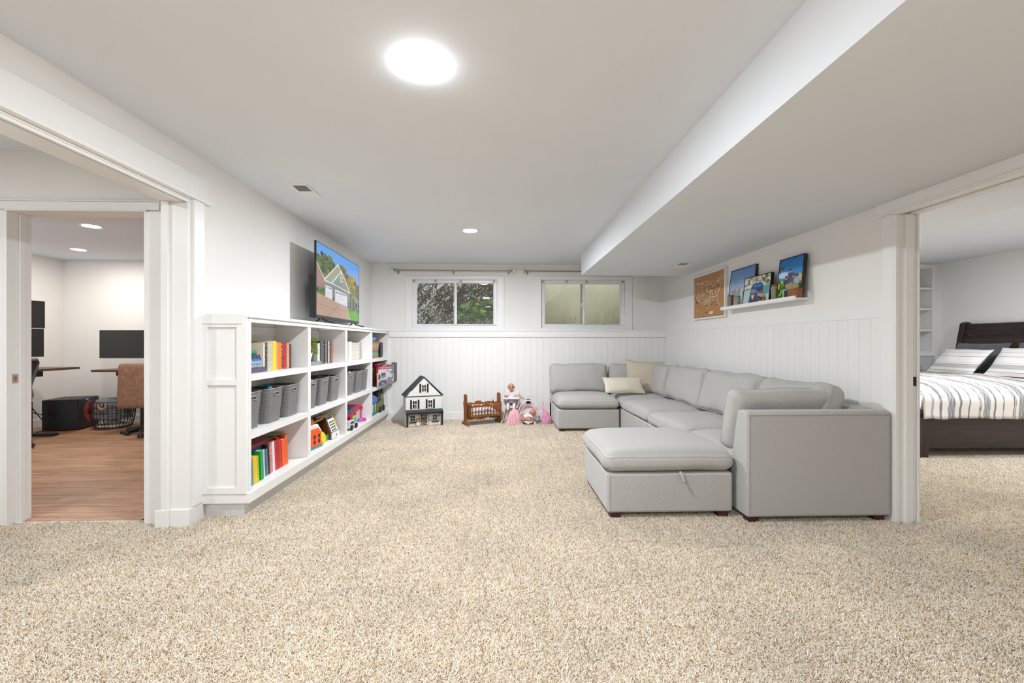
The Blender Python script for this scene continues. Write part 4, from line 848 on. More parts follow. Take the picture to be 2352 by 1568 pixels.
def back_cushion(p, c, w, h, th, rot, seed, tilt=R(12), name='back_cushion'):
    # built lying flat (thickness = z), then stood up; rot turns it about z so that it faces the seat
    mb, mp = cushion(-w / 2, w / 2, -h / 2, h / 2, -th / 2, th / 2, .05, r=.06, wob=.018, seed=seed)
    m = Matrix.Translation(c) @ Euler((0, 0, rot)).to_matrix().to_4x4() @ Euler((R(90) - tilt, 0, 0)).to_matrix().to_4x4()
    sm = seam(mp, .45); o = mb.xf(m).build(name, SOFA, p, smooth=True, ang=80); sm.xf(m).build('piping', SEAM, o, smooth=True); return o
def legs(p, pts, s=.035, h=.045):
    for x, y in pts: MB().prism([(x - s, y - s), (x + s, y - s), (x + s, y + s), (x - s, y + s)], 0, h, 'xy').build('leg', WOODLEG, p, bev=.003)
G = 'pieces of the grey sectional sofa'
# near corner piece
x0, x1, y0, y1 = 1.625, 2.598, 2.858, 3.83
t = thing('sofa_section', 'nearest grey corner section of the sofa, tall back turned to the camera', 'sofa', ((x0 + x1) / 2, (y0 + y1) / 2, 0), 0, G)
bx('base', SOFA, t, x0 + .012, x1 - .01, y0 + .17, y1 - .004, .045, .305, bev=.015)
pr = [(y0, .045), (y0 + .235, .045), (y0 + .20, .40), (y0 + .125, .735), (y0 + .04, .745), (y0, .735)]
MB().prism(pr, x0, x1, 'yz').build('back_frame', SOFA, t, smooth=True, bev=.018, seg=4)
MB().prism([(x1, .045), (x1 - .2, .045), (x1 - .18, .40), (x1 - .12, .735), (x1 - .04, .745), (x1, .735)], y0 + .13, y1, 'xz').build('back_frame', SOFA, t, smooth=True, bev=.018, seg=4)
MB().tube([(x0 + .018, y0 - .0015, .075), (x0 + .018, y0 - .0015, .715), (x1 - .018, y0 - .0015, .715), (x1 - .018, y0 - .0015, .075)], .0022, 5, cap=False).build('piping', SEAM, t, smooth=True)
legs(t, [(x0 + .06, y0 + .06), (x1 - .06, y0 + .06), (x0 + .06, y1 - .06), (x1 - .06, y1 - .06)])
seat(t, x0 + .004, x1 - .17, y0 + .19, y1 + .0, seed=1.)
back_cushion(t, (x0 + .42, y0 + .30, .64), .80, .43, .17, R(180), 2., R(10))
back_cushion(t, (x1 - .265, y0 + .575, .665), .76, .44, .17, R(-90), 3., R(14))
# two armless pieces on the right wall and the far corner piece
for k, (ya, yb, lb) in enumerate(((3.834, 4.84, 'armless grey sofa section on the right wall beside the nearest corner section'), (4.844, 5.875, 'armless grey sofa section on the right wall next to the far corner'))):
    t = thing('sofa_section', lb, 'sofa', (2.11, (ya + yb) / 2, 0), 0, G)
    bx('base', SOFA, t, x0 + .012, x1 - .01, ya, yb, .045, .305, bev=.015)
    MB().prism([(x1, .045), (x1 - .2, .045), (x1 - .18, .40), (x1 - .12, .735), (x1 - .04, .745), (x1, .735)], ya, yb, 'xz').build('back_frame', SOFA, t, smooth=True, bev=.018, seg=4)
    legs(t, [(x0 + .06, ya + .06), (x1 - .06, ya + .06), (x0 + .06, yb - .06), (x1 - .06, yb - .06)])
    seat(t, x0 + .004, x1 - .17, ya + .001, yb - .001, seed=4. + k)
    back_cushion(t, (x1 - .27, (ya + yb) / 2, .668), yb - ya - .01, .44, .18, R(-90), 7. + k, R(14))
ya, yb = 5.88, 6.845
t = thing('sofa_section', 'grey corner section of the sofa in the far right corner behind the pillows', 'sofa', (2.11, (ya + yb) / 2, 0), 0, G)
bx('base', SOFA, t, x0 + .012, x1 - .01, ya, yb - .01, .045, .305, bev=.015)
MB().prism([(x1, .045), (x1 - .2, .045), (x1 - .18, .40), (x1 - .12, .735), (x1 - .04, .745), (x1, .735)], ya, yb, 'xz').build('back_frame', SOFA, t, smooth=True, bev=.018)
MB().prism([(yb, .045), (yb - .2, .045), (yb - .18, .40), (yb - .12, .735), (yb - .04, .745), (yb, .735)], x0, x1 - .1, 'yz').build('back_frame', SOFA, t, smooth=True, bev=.018)
legs(t, [(x0 + .06, ya + .06), (x1 - .06, ya + .06), (x0 + .06, yb - .06)])
seat(t, x0 + .004, x1 - .17, ya + .001, yb - .17, seed=9.)
back_cushion(t, (x1 - .27, ya + .30, .662), .60, .43, .18, R(-90), 10., R(12)); back_cushion(t, (x0 + .33, yb - .25, .657), .60, .43, .17, 0, 11., R(10))
# far left armless piece
xa, xb = .79, 1.615
t = thing('sofa_section', 'armless grey sofa section at the far left end, facing the camera', 'sofa', ((xa + xb) / 2, (ya + yb) / 2, 0), 0, G)
bx('base', SOFA, t, xa, xb, ya, yb - .01, .045, .30, bev=.015)
MB().prism([(yb, .045), (yb - .2, .045), (yb - .18, .40), (yb - .12, .735), (yb - .04, .745), (yb, .735)], xa, xb, 'yz').build('back_frame', SOFA, t, smooth=True, bev=.018)
legs(t, [(xa + .06, ya + .05), (xb - .06, ya + .05), (xa + .06, yb - .06), (xb - .06, yb - .06)])
seat(t, xa, xb, ya - .012, yb - .17, seed=12., zt=.44, crown=.05)
back_cushion(t, ((xa + xb) / 2 - .01, yb - .26, .66), .84, .43, .19, 0, 13., R(10))
# ottoman
xa, xb, ya, yb = .732, 1.588, 2.962, 3.76
t = thing('ottoman', 'grey storage ottoman with pull tab in front of the sofa', 'ottoman', ((xa + xb) / 2, (ya + yb) / 2, 0), 0, G)
bx('storage_box', SOFA, t, xa, xb, ya, yb, .045, .312, bev=.016)
MB().tube([(xa + .016, ya - .001, .06), (xa + .016, ya - .001, .302)], .002, 5).build('piping', SEAM, t, smooth=True)
legs(t, [(xa + .06, ya + .05), (xb - .06, ya + .05), (xa + .06, yb - .05), (xb - .06, yb - .05)])
seat(t, xa - .012, xb + .006, ya - .012, yb + .012, zb=.316, zt=.455, crown=.042, seed=20.)
MB().tube([(1.225, ya - .004, .318), (1.223, ya - .03, .308), (1.228, ya - .04, .288), (1.238, ya - .042, .268), (1.245, ya - .034, .262), (1.240, ya - .028, .275), (1.236, ya - .024, .295), (1.238, ya - .004, .312)], .0085, 8).build('pull_tab', SOFA, t, smooth=True)
# throw pillows
def pillow(name, label, c, w, h, th, mat, rz, rx, roll=0., seed=0., pinch=.06, grp=None, edge=None, tuft=False, n=26, colf=None):
    t = thing(name, label, 'pillow', c, rz, grp); mb = MB(); m = Euler((rx, 0, 0)).to_matrix().to_4x4() @ Euler((0, 0, roll)).to_matrix().to_4x4()
    def f(s_):
        def g(u, v):
            a, b = 2 * u - 1, 2 * v - 1; e = max(0, (1 - a * a)) ** .55 * max(0, (1 - b * b)) ** .55
            x = a * w / 2 * (1 - pinch * (1 - b * b) ** 1.0 * abs(a) ** 3); y = b * h / 2 * (1 - pinch * (1 - a * a) * abs(b) ** 3); z = s_ * th / 2 * e
            q = noise.noise_vector(Vector((x * 7 + seed, y * 7, s_))); k = .012 * e + .002
            return m @ Vector((x + q.x * .004, y + q.y * .004, z + q.z * k))
        return g
    mb.grid(f(1), n, n).grid(f(-1), n, n); o = mb.build('pillow_cover', mat, t, smooth=True, local=True, ang=80)
    pts = []
    for s_ in range(4):
        for k in range(n):
            q = k / n; u, v = [(q, 0), (1, q), (1 - q, 1), (0, 1 - q)][s_]; pts.append(f(1)(u, v))
    MB().tube(pts, .0035, 5, closed=True).build('piping', edge or mat, t, smooth=True, local=True)
    return t
LIN = fabric('linen_beige', (.60, .52, .41), .1, 300.); CRM = fabric('cream_weave', (.80, .73, .60), .1, 240., bump=.9); TAN = M('tan_edge', (.42, .34, .24), .9)
pillow('throw_pillow', 'large square beige linen throw pillow in the far corner', (2.115, 6.42, .685), .53, .50, .19, LIN, R(-14), R(76), R(-3), 1., .1, edge=TAN)
pillow('throw_pillow', 'small cream oblong throw pillow leaning on the beige pillow', (1.745, 6.15, .600), .56, .25, .13, CRM, R(4), R(52), R(-1), 2., .05)

# ------------------------------------------------------------------ wall shelf, map and photographs
CORK = M('cork', '#b98a5c', .9, noise_amt=.2, scale=160, bump=.6)
t = thing('cork_map', 'white framed cork board printed with a white map and black pins', 'map', (XR, 5.415, 1.775))
y_0, y_1, z_0, z_1 = 5.0, 5.83, 1.49, 2.055
fm = MB()
fm.frame(y_0, y_1, z_0, z_1, .018, XR - .035, XR - .002, 'yz')
fm.build('frame', TRIM, t, bev=.002); bx('cork_sheet', CORK, t, XR - .022, XR - .006, y_0 + .016, y_1 - .016, z_0 + .016, z_1 - .016)
# map lines as flat white print; u runs from the far end (left in the photo) to the near end
def mp_(u, v): return (XR - .0232, y_1 - .02 - u * (y_1 - y_0 - .04), z_0 + .02 + v * (z_1 - z_0 - .04))
INK = M('map_ink', '#e8dccc', .7)
us = [(.04, .86), (.30, .85), (.50, .86), (.55, .82), (.62, .78), (.68, .80), (.70, .72), (.76, .76), (.84, .82), (.93, .92), (.96, .84), (.90, .74), (.86, .66), (.84, .56), (.78, .48), (.78, .38), (.84, .24), (.80, .24), (.74, .35), (.62, .36), (.56, .32), (.50, .22), (.46, .18), (.40, .30), (.30, .34), (.18, .38), (.12, .44), (.05, .56), (.03, .70), (.04, .86)]
pr_ = MB(); pr_.tube([mp_(*q) for q in us], .0026, 4)
for q in ([(.14, .86), (.13, .62), (.2, .5), (.18, .38)], [(.3, .85), (.3, .66)], [(.14, .66), (.46, .65)], [(.2, .53), (.48, .52)], [(.3, .66), (.31, .34)], [(.47, .85), (.48, .4)], [(.04, .72), (.14, .7)], [(.3, .76), (.47, .75)], [(.31, .44), (.5, .43)], [(.56, .7), (.56, .34)], [(.48, .6), (.64, .6)], [(.64, .72), (.64, .36)], [(.64, .54), (.8, .56)], [(.56, .46), (.8, .46)], [(.7, .62), (.84, .62)], [(.72, .46), (.7, .36)], [(.7, .72), (.72, .54)], [(.1, .3), (.08, .14), (.16, .2), (.22, .16), (.3, .12)], [(.04, .3), (.06, .2), (.08, .14)], [(.06, .04), (.14, .1)], [(.58, .82), (.62, .7), (.66, .68)], [(.84, .82), (.86, .7)], [(.88, .86), (.9, .76)]):
    pr_.tube([mp_(*k) for k in q], .0018, 4)
rs = random.Random(11)
for i in range(60):
    u, v = rs.uniform(.08, .82), rs.uniform(.4, .84); a, b = mp_(u, v)[1:], None
    pr_.add([mp_(u, v), mp_(u + rs.uniform(.03, .07), v), mp_(u + .05, v + .012), mp_(u, v + .012)], [(0, 1, 2, 3)])
for u, v in ((.36, .32), (.43, .32), (.50, .33)): pr_.add([mp_(u, v), mp_(u + .012, v), mp_(u + .012, v + .1), mp_(u, v + .1)], [(0, 1, 2, 3)]).add([mp_(u + .035, v), mp_(u + .047, v), mp_(u + .047, v + .1), mp_(u + .035, v + .1)], [(0, 1, 2, 3)])
pr_.add([mp_(.52, .06), mp_(.64, .07), mp_(.64, .13), mp_(.52, .12)], [(0, 1, 2, 3)]); pr_.build('printed_map', INK, t, fix=False)
for u, v in ((.50, .72), (.57, .69), (.62, .65), (.68, .65), (.81, .68), (.47, .53), (.52, .55), (.67, .54), (.035, .50), (.09, .41), (.10, .385), (.14, .375), (.44, .27), (.59, .28), (.62, .32), (.72, .33), (.78, .25), (.44, .11)):
    q = mp_(u, v); MB().ball((q[0] - .005, q[1], q[2]), .0065, 8).build('pin', BLACK, t, smooth=True)
t = thing('picture_ledge', 'narrow white picture ledge on the right wall holding photos', 'shelf', (XR, 4.3, 1.56))
PY0, PY1 = 3.665, 4.92
bx('ledge_board', TRIM, t, XR - .115, XR - .001, PY0, PY1, 1.556, 1.572, bev=.001); bx('front_lip', TRIM, t, XR - .127, XR - .115, PY0, PY1, 1.553, 1.588, bev=.001); bx('back_strip', TRIM, t, XR - .012, XR - .001, PY0, PY1, 1.572, 1.626, bev=.001)
def frame(label, ya, yb, zb, h, xb, lean, pic, th=.028, mat=BLACK, grp=None):
    t = thing('framed_photo', label, 'photo', (xb, (ya + yb) / 2, zb)); w = (yb - ya) / 2; m = Euler((0, lean, 0)).to_matrix().to_4x4()
    b = .007; fm = MB()
    fm.frame(-w, w, 0, h, .007, -th, 0, 'yz', m)
    fm.build('frame_moulding', mat, t, local=True, bev=.001); bx('backing', DGREY, t, -th + .005, -.002, -w + b, w - b, b, h - b, m=m, local=True)
    pic.mesh('photo', PRINT, t, m @ Vector((-th + .004, w - b, b)), m.to_3x3() @ Vector((0, -2 * w + 2 * b, 0)), m.to_3x3() @ Vector((0, 0, h - 2 * b)), local=True); return t
p = Pic(60, 60, [0, 0, 0]); Yp = p.Y; p.a[:] = np.array(c8('#5c8ccc')) * Yp[..., None] + np.array(c8('#d0dcec')) * (1 - Yp[..., None])
p.blobs(0, 1, .1, .5, 60, .06, [c8('#dce2ee'), c8('#b8bcc4'), c8('#a8a49c'), c8('#c8cce0')]); p.blobs(.1, .5, .12, .42, 60, .04, [c8('#b0a8a0'), c8('#9c9890')]); p.poly([(0, 0), (1, 0), (1, .12), (0, .12)], c8('#8cb8cc')); p.line([(0, .66), (1, .69)], .006, c8('#c8dcf0')); p.ell(.56, .25, .1, .06, c8('#bfe4f4'))
frame('square black framed photo of a pale blue sky, left on the ledge', 4.398, 4.882, 1.5725, .415, XR - .045, R(7), p)
p = Pic(72, 50, [0, 0, 0]); p.a[:] = c8('#c8ccc4'); p.blobs(.02, .98, .62, .95, 90, .05, [c8('#8c9464'), c8('#c8c8c0'), c8('#5c6444'), c8('#d8d8d4'), c8('#a0a880')]); p.poly([(0, 0), (0, .6), (1, .6), (1, 0)], c8('#b4ccc8'), .1); p.poly([(.72, .3), (1, .3), (1, .62), (.72, .6)], c8('#5ca09c'), .1); p.line([(0, .55), (.3, .57)], .014, c8('#5c5c5c'))
p.poly([(.22, 0), (.3, .62), (.36, .74), (.68, .74), (.74, .62), (.76, .3), (.8, 0)], c8('#1c4c94')); p.poly([(.35, .5), (.7, .5), (.7, .36), (.35, .36)], c8('#3c74ac')); p.line([(.38, .64), (.66, .64)], .014, c8('#5c8ccc'))
p.ell(.38, .36, .07, .14, c8('#c8a48c')); p.ell(.38, .46, .08, .08, c8('#8c8488')); p.poly([(.3, .38), (.46, .38), (.46, .33), (.3, .33)], c8('#2c2424')); p.ell(.62, .36, .07, .14, c8('#d0a090')); p.ell(.62, .48, .09, .08, c8('#3c3430')); p.poly([(.55, .38), (.7, .38), (.7, .33), (.55, .33)], c8('#3c2c30')); p.poly([(.22, 0), (.28, .18), (.4, .26), (.52, .22), (.66, .26), (.78, .2), (.84, 0)], c8('#3c3f58')); p.line([(.36, .26), (.38, .18), (.4, .26)], .02, c8('#d8d0cc'))
frame('black framed landscape photo of two people in sunglasses, middle of the ledge', 4.062, 4.515, 1.5725, .278, XR - .078, R(6), p)
p = Pic(56, 76, [0, 0, 0]); Yp = p.Y; p.a[:] = np.array(c8('#0c6cc4')) * Yp[..., None] + np.array(c8('#7cc4ec')) * (1 - Yp[..., None]); p.poly([(0, .50), (1, .50), (1, .42), (0, .42)], c8('#2c8cc8')); p.ell(.2, .6, .3, .07, c8('#c8e0f0')); p.poly([(0, .42), (1, .46), (1, 0), (0, 0)], c8('#3c7c3c'), .3); p.blobs(0, .35, .1, .42, 90, .05, [c8('#a8c82c'), c8('#3c6c2c'), c8('#d0d84c'), c8('#1c3c1c')]); p.blobs(.75, 1, .15, .5, 60, .05, [c8('#7cb434'), c8('#3c7c34'), c8('#d8b09c')]); p.blobs(.02, .2, .7, .9, 8, .03, [c8('#5c5c34')])
for x, top, cs, cp in ((.34, .52, '#3c4454', '#a8c8dc'), (.5, .68, '#4c4c5c', '#3c4c5c'), (.66, .54, '#6c5c6c', '#b8c4dc'), (.78, .52, '#a8b4d0', '#c0c8dc')):
    p.ell(x, top, .05, .045, c8('#c89c84')); p.ell(x, top + .02, .052, .035, c8('#4c3c34')); p.poly([(x - .1, top - .05), (x + .1, top - .05), (x + .09, top - .28), (x - .09, top - .28)], c8(cs), .1); p.poly([(x - .08, top - .28), (x + .08, top - .28), (x + .07, .02), (x - .07, .02)], c8(cp), .1)
p.line([(.36, .32), (.6, .36)], .03, c8('#c89880')); p.poly([(.6, 0), (1, 0), (1, .25), (.62, .25)], c8('#8c7c58'), .35)
frame('black framed photo of a family of four by the sea, right on the ledge', 3.655, 3.985, 1.5725, .37, XR - .06, R(6), p)
# bottles and trinkets on the ledge
CLG = M('jar_glass', (.80, .82, .80), .1, coat=.5); SAND = M('sand_fill', '#b8ae9c', .8, noise_amt=.3, scale=90); CK = M('cork_stopper', '#8f5a34', .8)
def bottle(label, x, y, r, h, fill=SAND, cork=True):
    t = thing('glass_bottle', label, 'bottle', (x, y, 1.5725)); hb = h * (.84 if cork else .96)
    MB().lathe([(0, 0), (r, 0), (r, hb), (r * .85, hb + .004), (0, hb + .004)], n=18).build('bottle_body', fill, t, smooth=True, local=True)
    MB().lathe([(r + .001, 0), (r + .0015, hb * .98)], n=18).build('glass_wall', GLASS, t, smooth=True, local=True, fix=False)
    if cork: MB().lathe([(0, hb + .004), (r * .86, hb + .004), (r * .9, h), (0, h)], n=16).build('cork_stopper', CK, t, smooth=True, local=True)
bottle('sand filled bottle with cork stopper at the far left of the ledge', XR - .082, 4.79, .030, .138)
bottle('sand filled corked bottle just left of the middle photo', XR - .05, 4.575, .020, .152, M('pale_fill', '#d0c4bc', .8))
bottle('grey sand filled corked bottle between the middle and right photos', XR - .080, 4.01, .031, .150)
t = thing('trinket_jar', 'patterned jar with teal lid and dark lettering stripes on the ledge', 'jar', (XR - .070, 4.665, 1.5725))
MB().lathe([(0, 0), (.04, 0), (.042, .09), (.036, .10), (0, .10)], n=20).build('jar_body', M('jar_pattern', '#a89c90', .6, noise_amt=.5, scale=60), t, smooth=True, local=True); MB().lathe([(0, .10), (.036, .10), (.036, .115), (0, .115)], n=20).build('lid', TEAL, t, smooth=True, local=True)
for z in (.012, .032, .052): MB().tube([(-.043 * math.cos(a), .043 * math.sin(a), z + .006 * abs(math.sin(3 * a))) for a in [R(-70 + 10 * k) for k in range(9)]], .0045, 5).build('lettering', M('letter_navy', '#15182c', .6), t)
t = thing('shell_box', 'small shell covered box with dark front beside the middle photo', 'box', (XR - .094, 4.165, 1.5725)); bx('box_body', M('shell_box_wood', '#8c7450', .7, noise_amt=.4, scale=50), t, -.02, .02, -.045, .045, 0, .05, bev=.003, local=True); MB().ball((0, 0, .07), (.02, .045, .03), 12).build('shell_pile', M('shells', '#b0a48c', .7, noise_amt=.5, scale=60), t, smooth=True, local=True); bx('dark_window', BLACK, t, -.0215, -.02, -.02, .03, .03, .055, local=True)
t = thing('treasure_box', 'brown wooden trinket box with sandy top in front of the family photo', 'box', (XR - .092, 3.755, 1.5725)); bx('box_body', M('treasure_wood', '#8c5c30', .6, noise_amt=.3, scale=30), t, -.02, .025, -.10, .03, 0, .08, bev=.003, local=True); bx('dark_niche', BLACK, t, -.02, .02, .031, .075, 0, .075, local=True); MB().ball((0, -.01, .095), (.022, .085, .035), 14).build('sandy_top', M('sandy_top', '#a09868', .8, noise_amt=.5, scale=60), t, smooth=True, local=True)

# ------------------------------------------------------------------ outlet and plug
t = thing('wall_outlet', 'white wall outlet above the doll carrier', 'outlet', (.455, YK - .006, .335)); bx('cover_plate', WHITEP, t, .42, .49, YK - .012, YK - .006, .275, .395, bev=.002)
for z in (.36, .31): MB().tube([(.455, YK - .012, z), (.455, YK - .0145, z)], .016, 14).build('socket', TRIM, t); MB().box(.447, .449, YK - .0155, YK - .0146, z - .006, z + .006).box(.461, .463, YK - .0155, YK - .0146, z - .006, z + .006).build('slot', BLACK, t)
o = bx('plug_adapter', BLACK, None, .43, .487, YK - .065, YK - .0155, .215, .322, bev=.006); tag(o, 'black plug-in adapter box on the wall behind the doll carrier', 'adapter')

# ------------------------------------------------------------------ dollhouse
DW, DB = M('dollhouse_white', '#ebeae6', .45), M('dollhouse_black', '#1d2226', .5); DP = M('dollhouse_pine', '#c8a47c', .6); DR = M('dollhouse_roof', '#3c4044', .7, noise_amt=.3, scale=60)
t = thing('dollhouse', 'white wooden dollhouse with black shutters and dark gable roof', 'dollhouse', (-1.10, 6.47, 0), R(20))
w = .255; dpt = .15
bx('back_panel', DW, t, -w, w, dpt - .006, dpt, .01, .44, local=True); bx('side_wall', DW, t, -w, -w + .008, -dpt + .04, dpt - .006, .01, .44, local=True); bx('side_wall', DW, t, w - .008, w, -dpt + .04, dpt - .006, .01, .44, local=True)
bx('floor_board', DP, t, -w - .005, w + .005, -dpt - .01, dpt, .005, .02, bev=.002, local=True); bx('floor_board', DW, t, -w, w, -dpt + .04, dpt - .006, .215, .223, local=True)
def clap(x0, x1, z0, z1, y, name='siding', gable=False, holes=()):
    n = int(round((z1 - z0) / .027))
    for k in range(n):
        za = z0 + k * (z1 - z0) / n; zb = za + (z1 - z0) / n - .0014
        segs = [(x0, x1)] if not gable else [(x0 * (1 - ((za + zb) / 2 - z0) / (z1 - z0)), x1 * (1 - ((za + zb) / 2 - z0) / (z1 - z0)))]
        for (ha, hb, hz0, hz1) in holes:
            if hz0 < (za + zb) / 2 < hz1:
                ns = []
                for a, b in segs:
                    if hb <= a or ha >= b: ns.append((a, b))
                    else:
                        if a < ha: ns.append((a, ha))
                        if hb < b: ns.append((hb, b))
                segs = ns
        for a, b in segs:
            if gable:
                g0 = lambda z: (z - z0) / (z1 - z0); l0, l1, r0, r1 = x0 * (1 - g0(za)), x0 * (1 - g0(zb)), x1 * (1 - g0(za)), x1 * (1 - g0(zb))
                MB().prism([(l0 if a < -.04 or len(segs) == 1 else a, za), (r0 if b > .04 or len(segs) == 1 else b, za), (r1 if b > .04 or len(segs) == 1 else b, zb), (l1 if a < -.04 or len(segs) == 1 else a, zb)], y - .004, y, 'xz').build(name, DW, t, local=True)
            else: bx(name, DW, t, a, b, y - .004, y, za, zb, local=True)
FY = -dpt + .04
win = [(-.155, .0, 'L'), (.075, .0, 'R')]
clap(-w, w, .223, .425, FY, holes=((-.165, -.095, .262, .375), (.055, .125, .262, .375)))
clap(-w + .01, w - .01, .435, .69, FY, gable=True, holes=((-.035, .035, .49, .60),))
bx('attic_back', DW, t, -w + .12, w - .12, dpt - .006, dpt, .44, .56, local=True)
def dwin(cx, z0, z1, hw=.035, y=FY, shut=True):
    fm = MB(); yy = y - .008
    fm.frame(cx - hw, cx + hw, z0, z1, .007, yy, y); fm.box(cx - .003, cx + .003, yy + .001, y - .001, z0 + .007, z1 - .007); fm.box(cx - hw + .007, cx + hw - .007, yy + .0015, y - .0015, (z0 + z1) / 2 - .003, (z0 + z1) / 2 + .003)
    fm.build('window_frame', DW, t, local=True)
    if shut:
        for s_ in (-1, 1): bx('shutter', DB, t, cx + s_ * (hw + .018) - .013, cx + s_ * (hw + .018) + .013, y - .008, y, z0 - .008, z1 + .008, local=True, bev=.001)
dwin(-.13, .262, .375); dwin(.09, .262, .375); dwin(0, .49, .60)
bx('gable_trim', DB, t, -w - .006, w + .006, FY - .01, FY, .425, .435, local=True)
for s_ in (-1, 1):
    ang = math.atan2(.27, w + .02); L = math.hypot(.27, w + .02)
    m = Matrix.Translation((s_ * (w + .018), 0, .428)) @ Euler((0, -ang if s_ > 0 else ang, 0)).to_matrix().to_4x4()
    if s_ > 0: MB().box(-L, 0, FY - .018, dpt + .01, 0, .012, m).build('roof_panel', DR, t, local=True)
    else: MB().box(0, L, FY - .018, dpt + .01, 0, .012, Matrix.Translation((-(w + .018), 0, .428)) @ Euler((0, -ang, 0)).to_matrix().to_4x4()).build('roof_panel', DR, t, local=True)
# fix the right panel orientation
for o in [c for c in t.children if c.name.startswith('roof_panel')][-1:]: bpy.data.objects.remove(o)
MB().box(-L, 0, FY - .018, dpt + .01, 0, .012, Matrix.Translation((w + .018, 0, .428)) @ Euler((0, ang, 0)).to_matrix().to_4x4()).build('roof_panel', DR, t, local=True)
# porch
bx('porch_roof', DR, t, -w - .008, w + .008, -.09, .0, 0, .01, m=TR(0, FY, .235, 0, R(18)), local=True); bx('porch_fascia', DB, t, -w - .008, w + .008, FY - .088, FY - .078, .188, .212, local=True)
for s_ in (-1, 1):
    bx('porch_post', DB, t, s_ * (w - .01) - .012, s_ * (w - .01) + .012, FY - .088, FY - .066, .02, .2, local=True)
    bx('porch_brace', DB, t, -.005, .005, -.006, .006, -.03, .03, m=TR(s_ * (w - .045), FY - .078, .172, 0, 0, R(s_ * 45)), local=True)
clap(-w, w, .02, .215, FY + .002, holes=((-.195, -.12, .08, .165), (.12, .195, .08, .165), (-.045, .045, .02, .19)))
dwin(-.157, .08, .165, .037, FY + .002, False); dwin(.157, .08, .165, .037, FY + .002, False)
for s_ in (-1, 1): bx('door_post', DP, t, s_ * .065 - .009, s_ * .065 + .009, FY - .006, FY + .002, .02, .2, local=True); bx('window_box', DB, t, s_ * .157 - .05, s_ * .157 + .05, FY - .02, FY, .06, .07, local=True)
dd = bx('front_door', DB, t, -.042, .042, FY - .006, FY + .002, .022, .19, local=True)
for z0_, z1_ in ((.12, .145), (.15, .175)):
    for a in (-.03, .003): bx('door_pane', M('door_pane_grey', '#8c8c84', .3), dd, a, a + .027, FY - .0075, FY - .006, z0_, z1_, local=True)
cr = MB()
cr.frame(-.034, .034, .03, .104, .004, FY - .008, FY - .006)
cr.box(-.044, .044, -.001, .001, -.002, .002, TR(0, FY - .0074, .067, 0, 0, R(48))).box(-.045, .045, -.001, .001, -.002, .002, TR(0, FY - .0072, .067, 0, 0, R(-48))).build('door_cross', DW, dd, local=True)
# interior tint objects: a bed and cupboard seen through the panes
bx('inner_cupboard', DB, t, -.16, -.10, .0, .06, .223, .33, local=True); bx('inner_cupboard', M('inner_grey', '#8c8c90', .6), t, .06, .13, .0, .06, .223, .36, local=True); bx('inner_cupboard', DB, t, .12, .15, .0, .05, .02, .19, local=True)
q = thing('peg_doll', 'tiny brown haired peg doll on the dollhouse porch', 'doll', (-1.10 + .0, 6.47, .0205), R(20)); q.location = Vector((-1.10, 6.47, .0205)) + Euler((0, 0, R(20))).to_matrix() @ Vector((-.095, FY - .045, 0))
MB().ball((0, 0, .075), .022, 14).build('head', M('peg_skin', '#c89870', .6), q, smooth=True, local=True); MB().ball((0, .003, .08), (.024, .023, .024), 12).build('hair', M('peg_hair', '#6c3428', .8), q, smooth=True, local=True); MB().lathe([(0, 0), (.022, 0), (.024, .02), (.014, .055), (0, .06)], n=16).ball((-.02, -.006, .03), (.006, .006, .018), 8).ball((.02, -.006, .03), (.006, .006, .018), 8).build('body', M('peg_white', '#e4e2e0', .7), q, smooth=True, local=True); MB().ball((0, -.016, .073), (.014, .01, .013), 10).build('face', M('peg_skin', '#c89870'), q, smooth=True, local=True)

# ------------------------------------------------------------------ doll cradle
CW = wood('cradle_wood', '#7a4318', '#a5672c', 'X', .4, 3.); CWZ = wood('cradle_post_wood', '#6f3d16', '#9c5f28', 'Z', .4, 3.)
t = thing('doll_cradle', 'brown wooden doll cradle with spindle sides hung between two posts', 'cradle', (-.235, 6.50, 0), R(26))
LX = .265
for s_ in (-1, 1):
    x = s_ * LX
    foot = [(-.135, 0), (-.10, 0), (-.075, .018), (.075, .018), (.10, 0), (.135, 0), (.125, .03), (.07, .055), (.035, .085), (-.035, .085), (-.07, .055), (-.125, .03)]
    MB().prism(foot, x - .011, x + .011, 'yz').build('trestle_foot', CWZ, t, local=True, bev=.002)
    for yy in (-.026, .026): MB().prism([(yy - .019, .07), (yy + .019, .07), (yy + .019, .42), (yy + .013, .445), (yy, .452), (yy - .013, .445), (yy - .019, .42)], x - .011, x + .011, 'yz').build('post', CWZ, t, local=True, bev=.003)
sc = [(-LX, .10), (-LX, .145)] + [(-LX + 2 * LX * k / 24, .145) for k in range(1, 24)] + [(LX, .145), (LX, .10)] + [(LX - 2 * LX * k / 24, .100 - .018 * abs(math.sin(math.pi * k / 8))) for k in range(1, 24)]
MB().prism(sc, -.006, .006, 'xz').build('stretcher', CW, t, local=True)
CX = .235
for s_ in (-1, 1):    # end panels, wider at the top
    e = [(-.115, .12), (.115, .12), (.15, .30), (.145, .335), (.09, .30), (0, .325), (-.09, .30), (-.145, .335), (-.15, .30)]
    MB().prism(e, s_ * CX - .006, s_ * CX + .006, 'yz').build('end_panel', CWZ, t, local=True, bev=.0015)
def scal(k): return .012 * abs(math.sin(math.pi * k / 8)) + (.018 if 9 < k < 15 else 0)
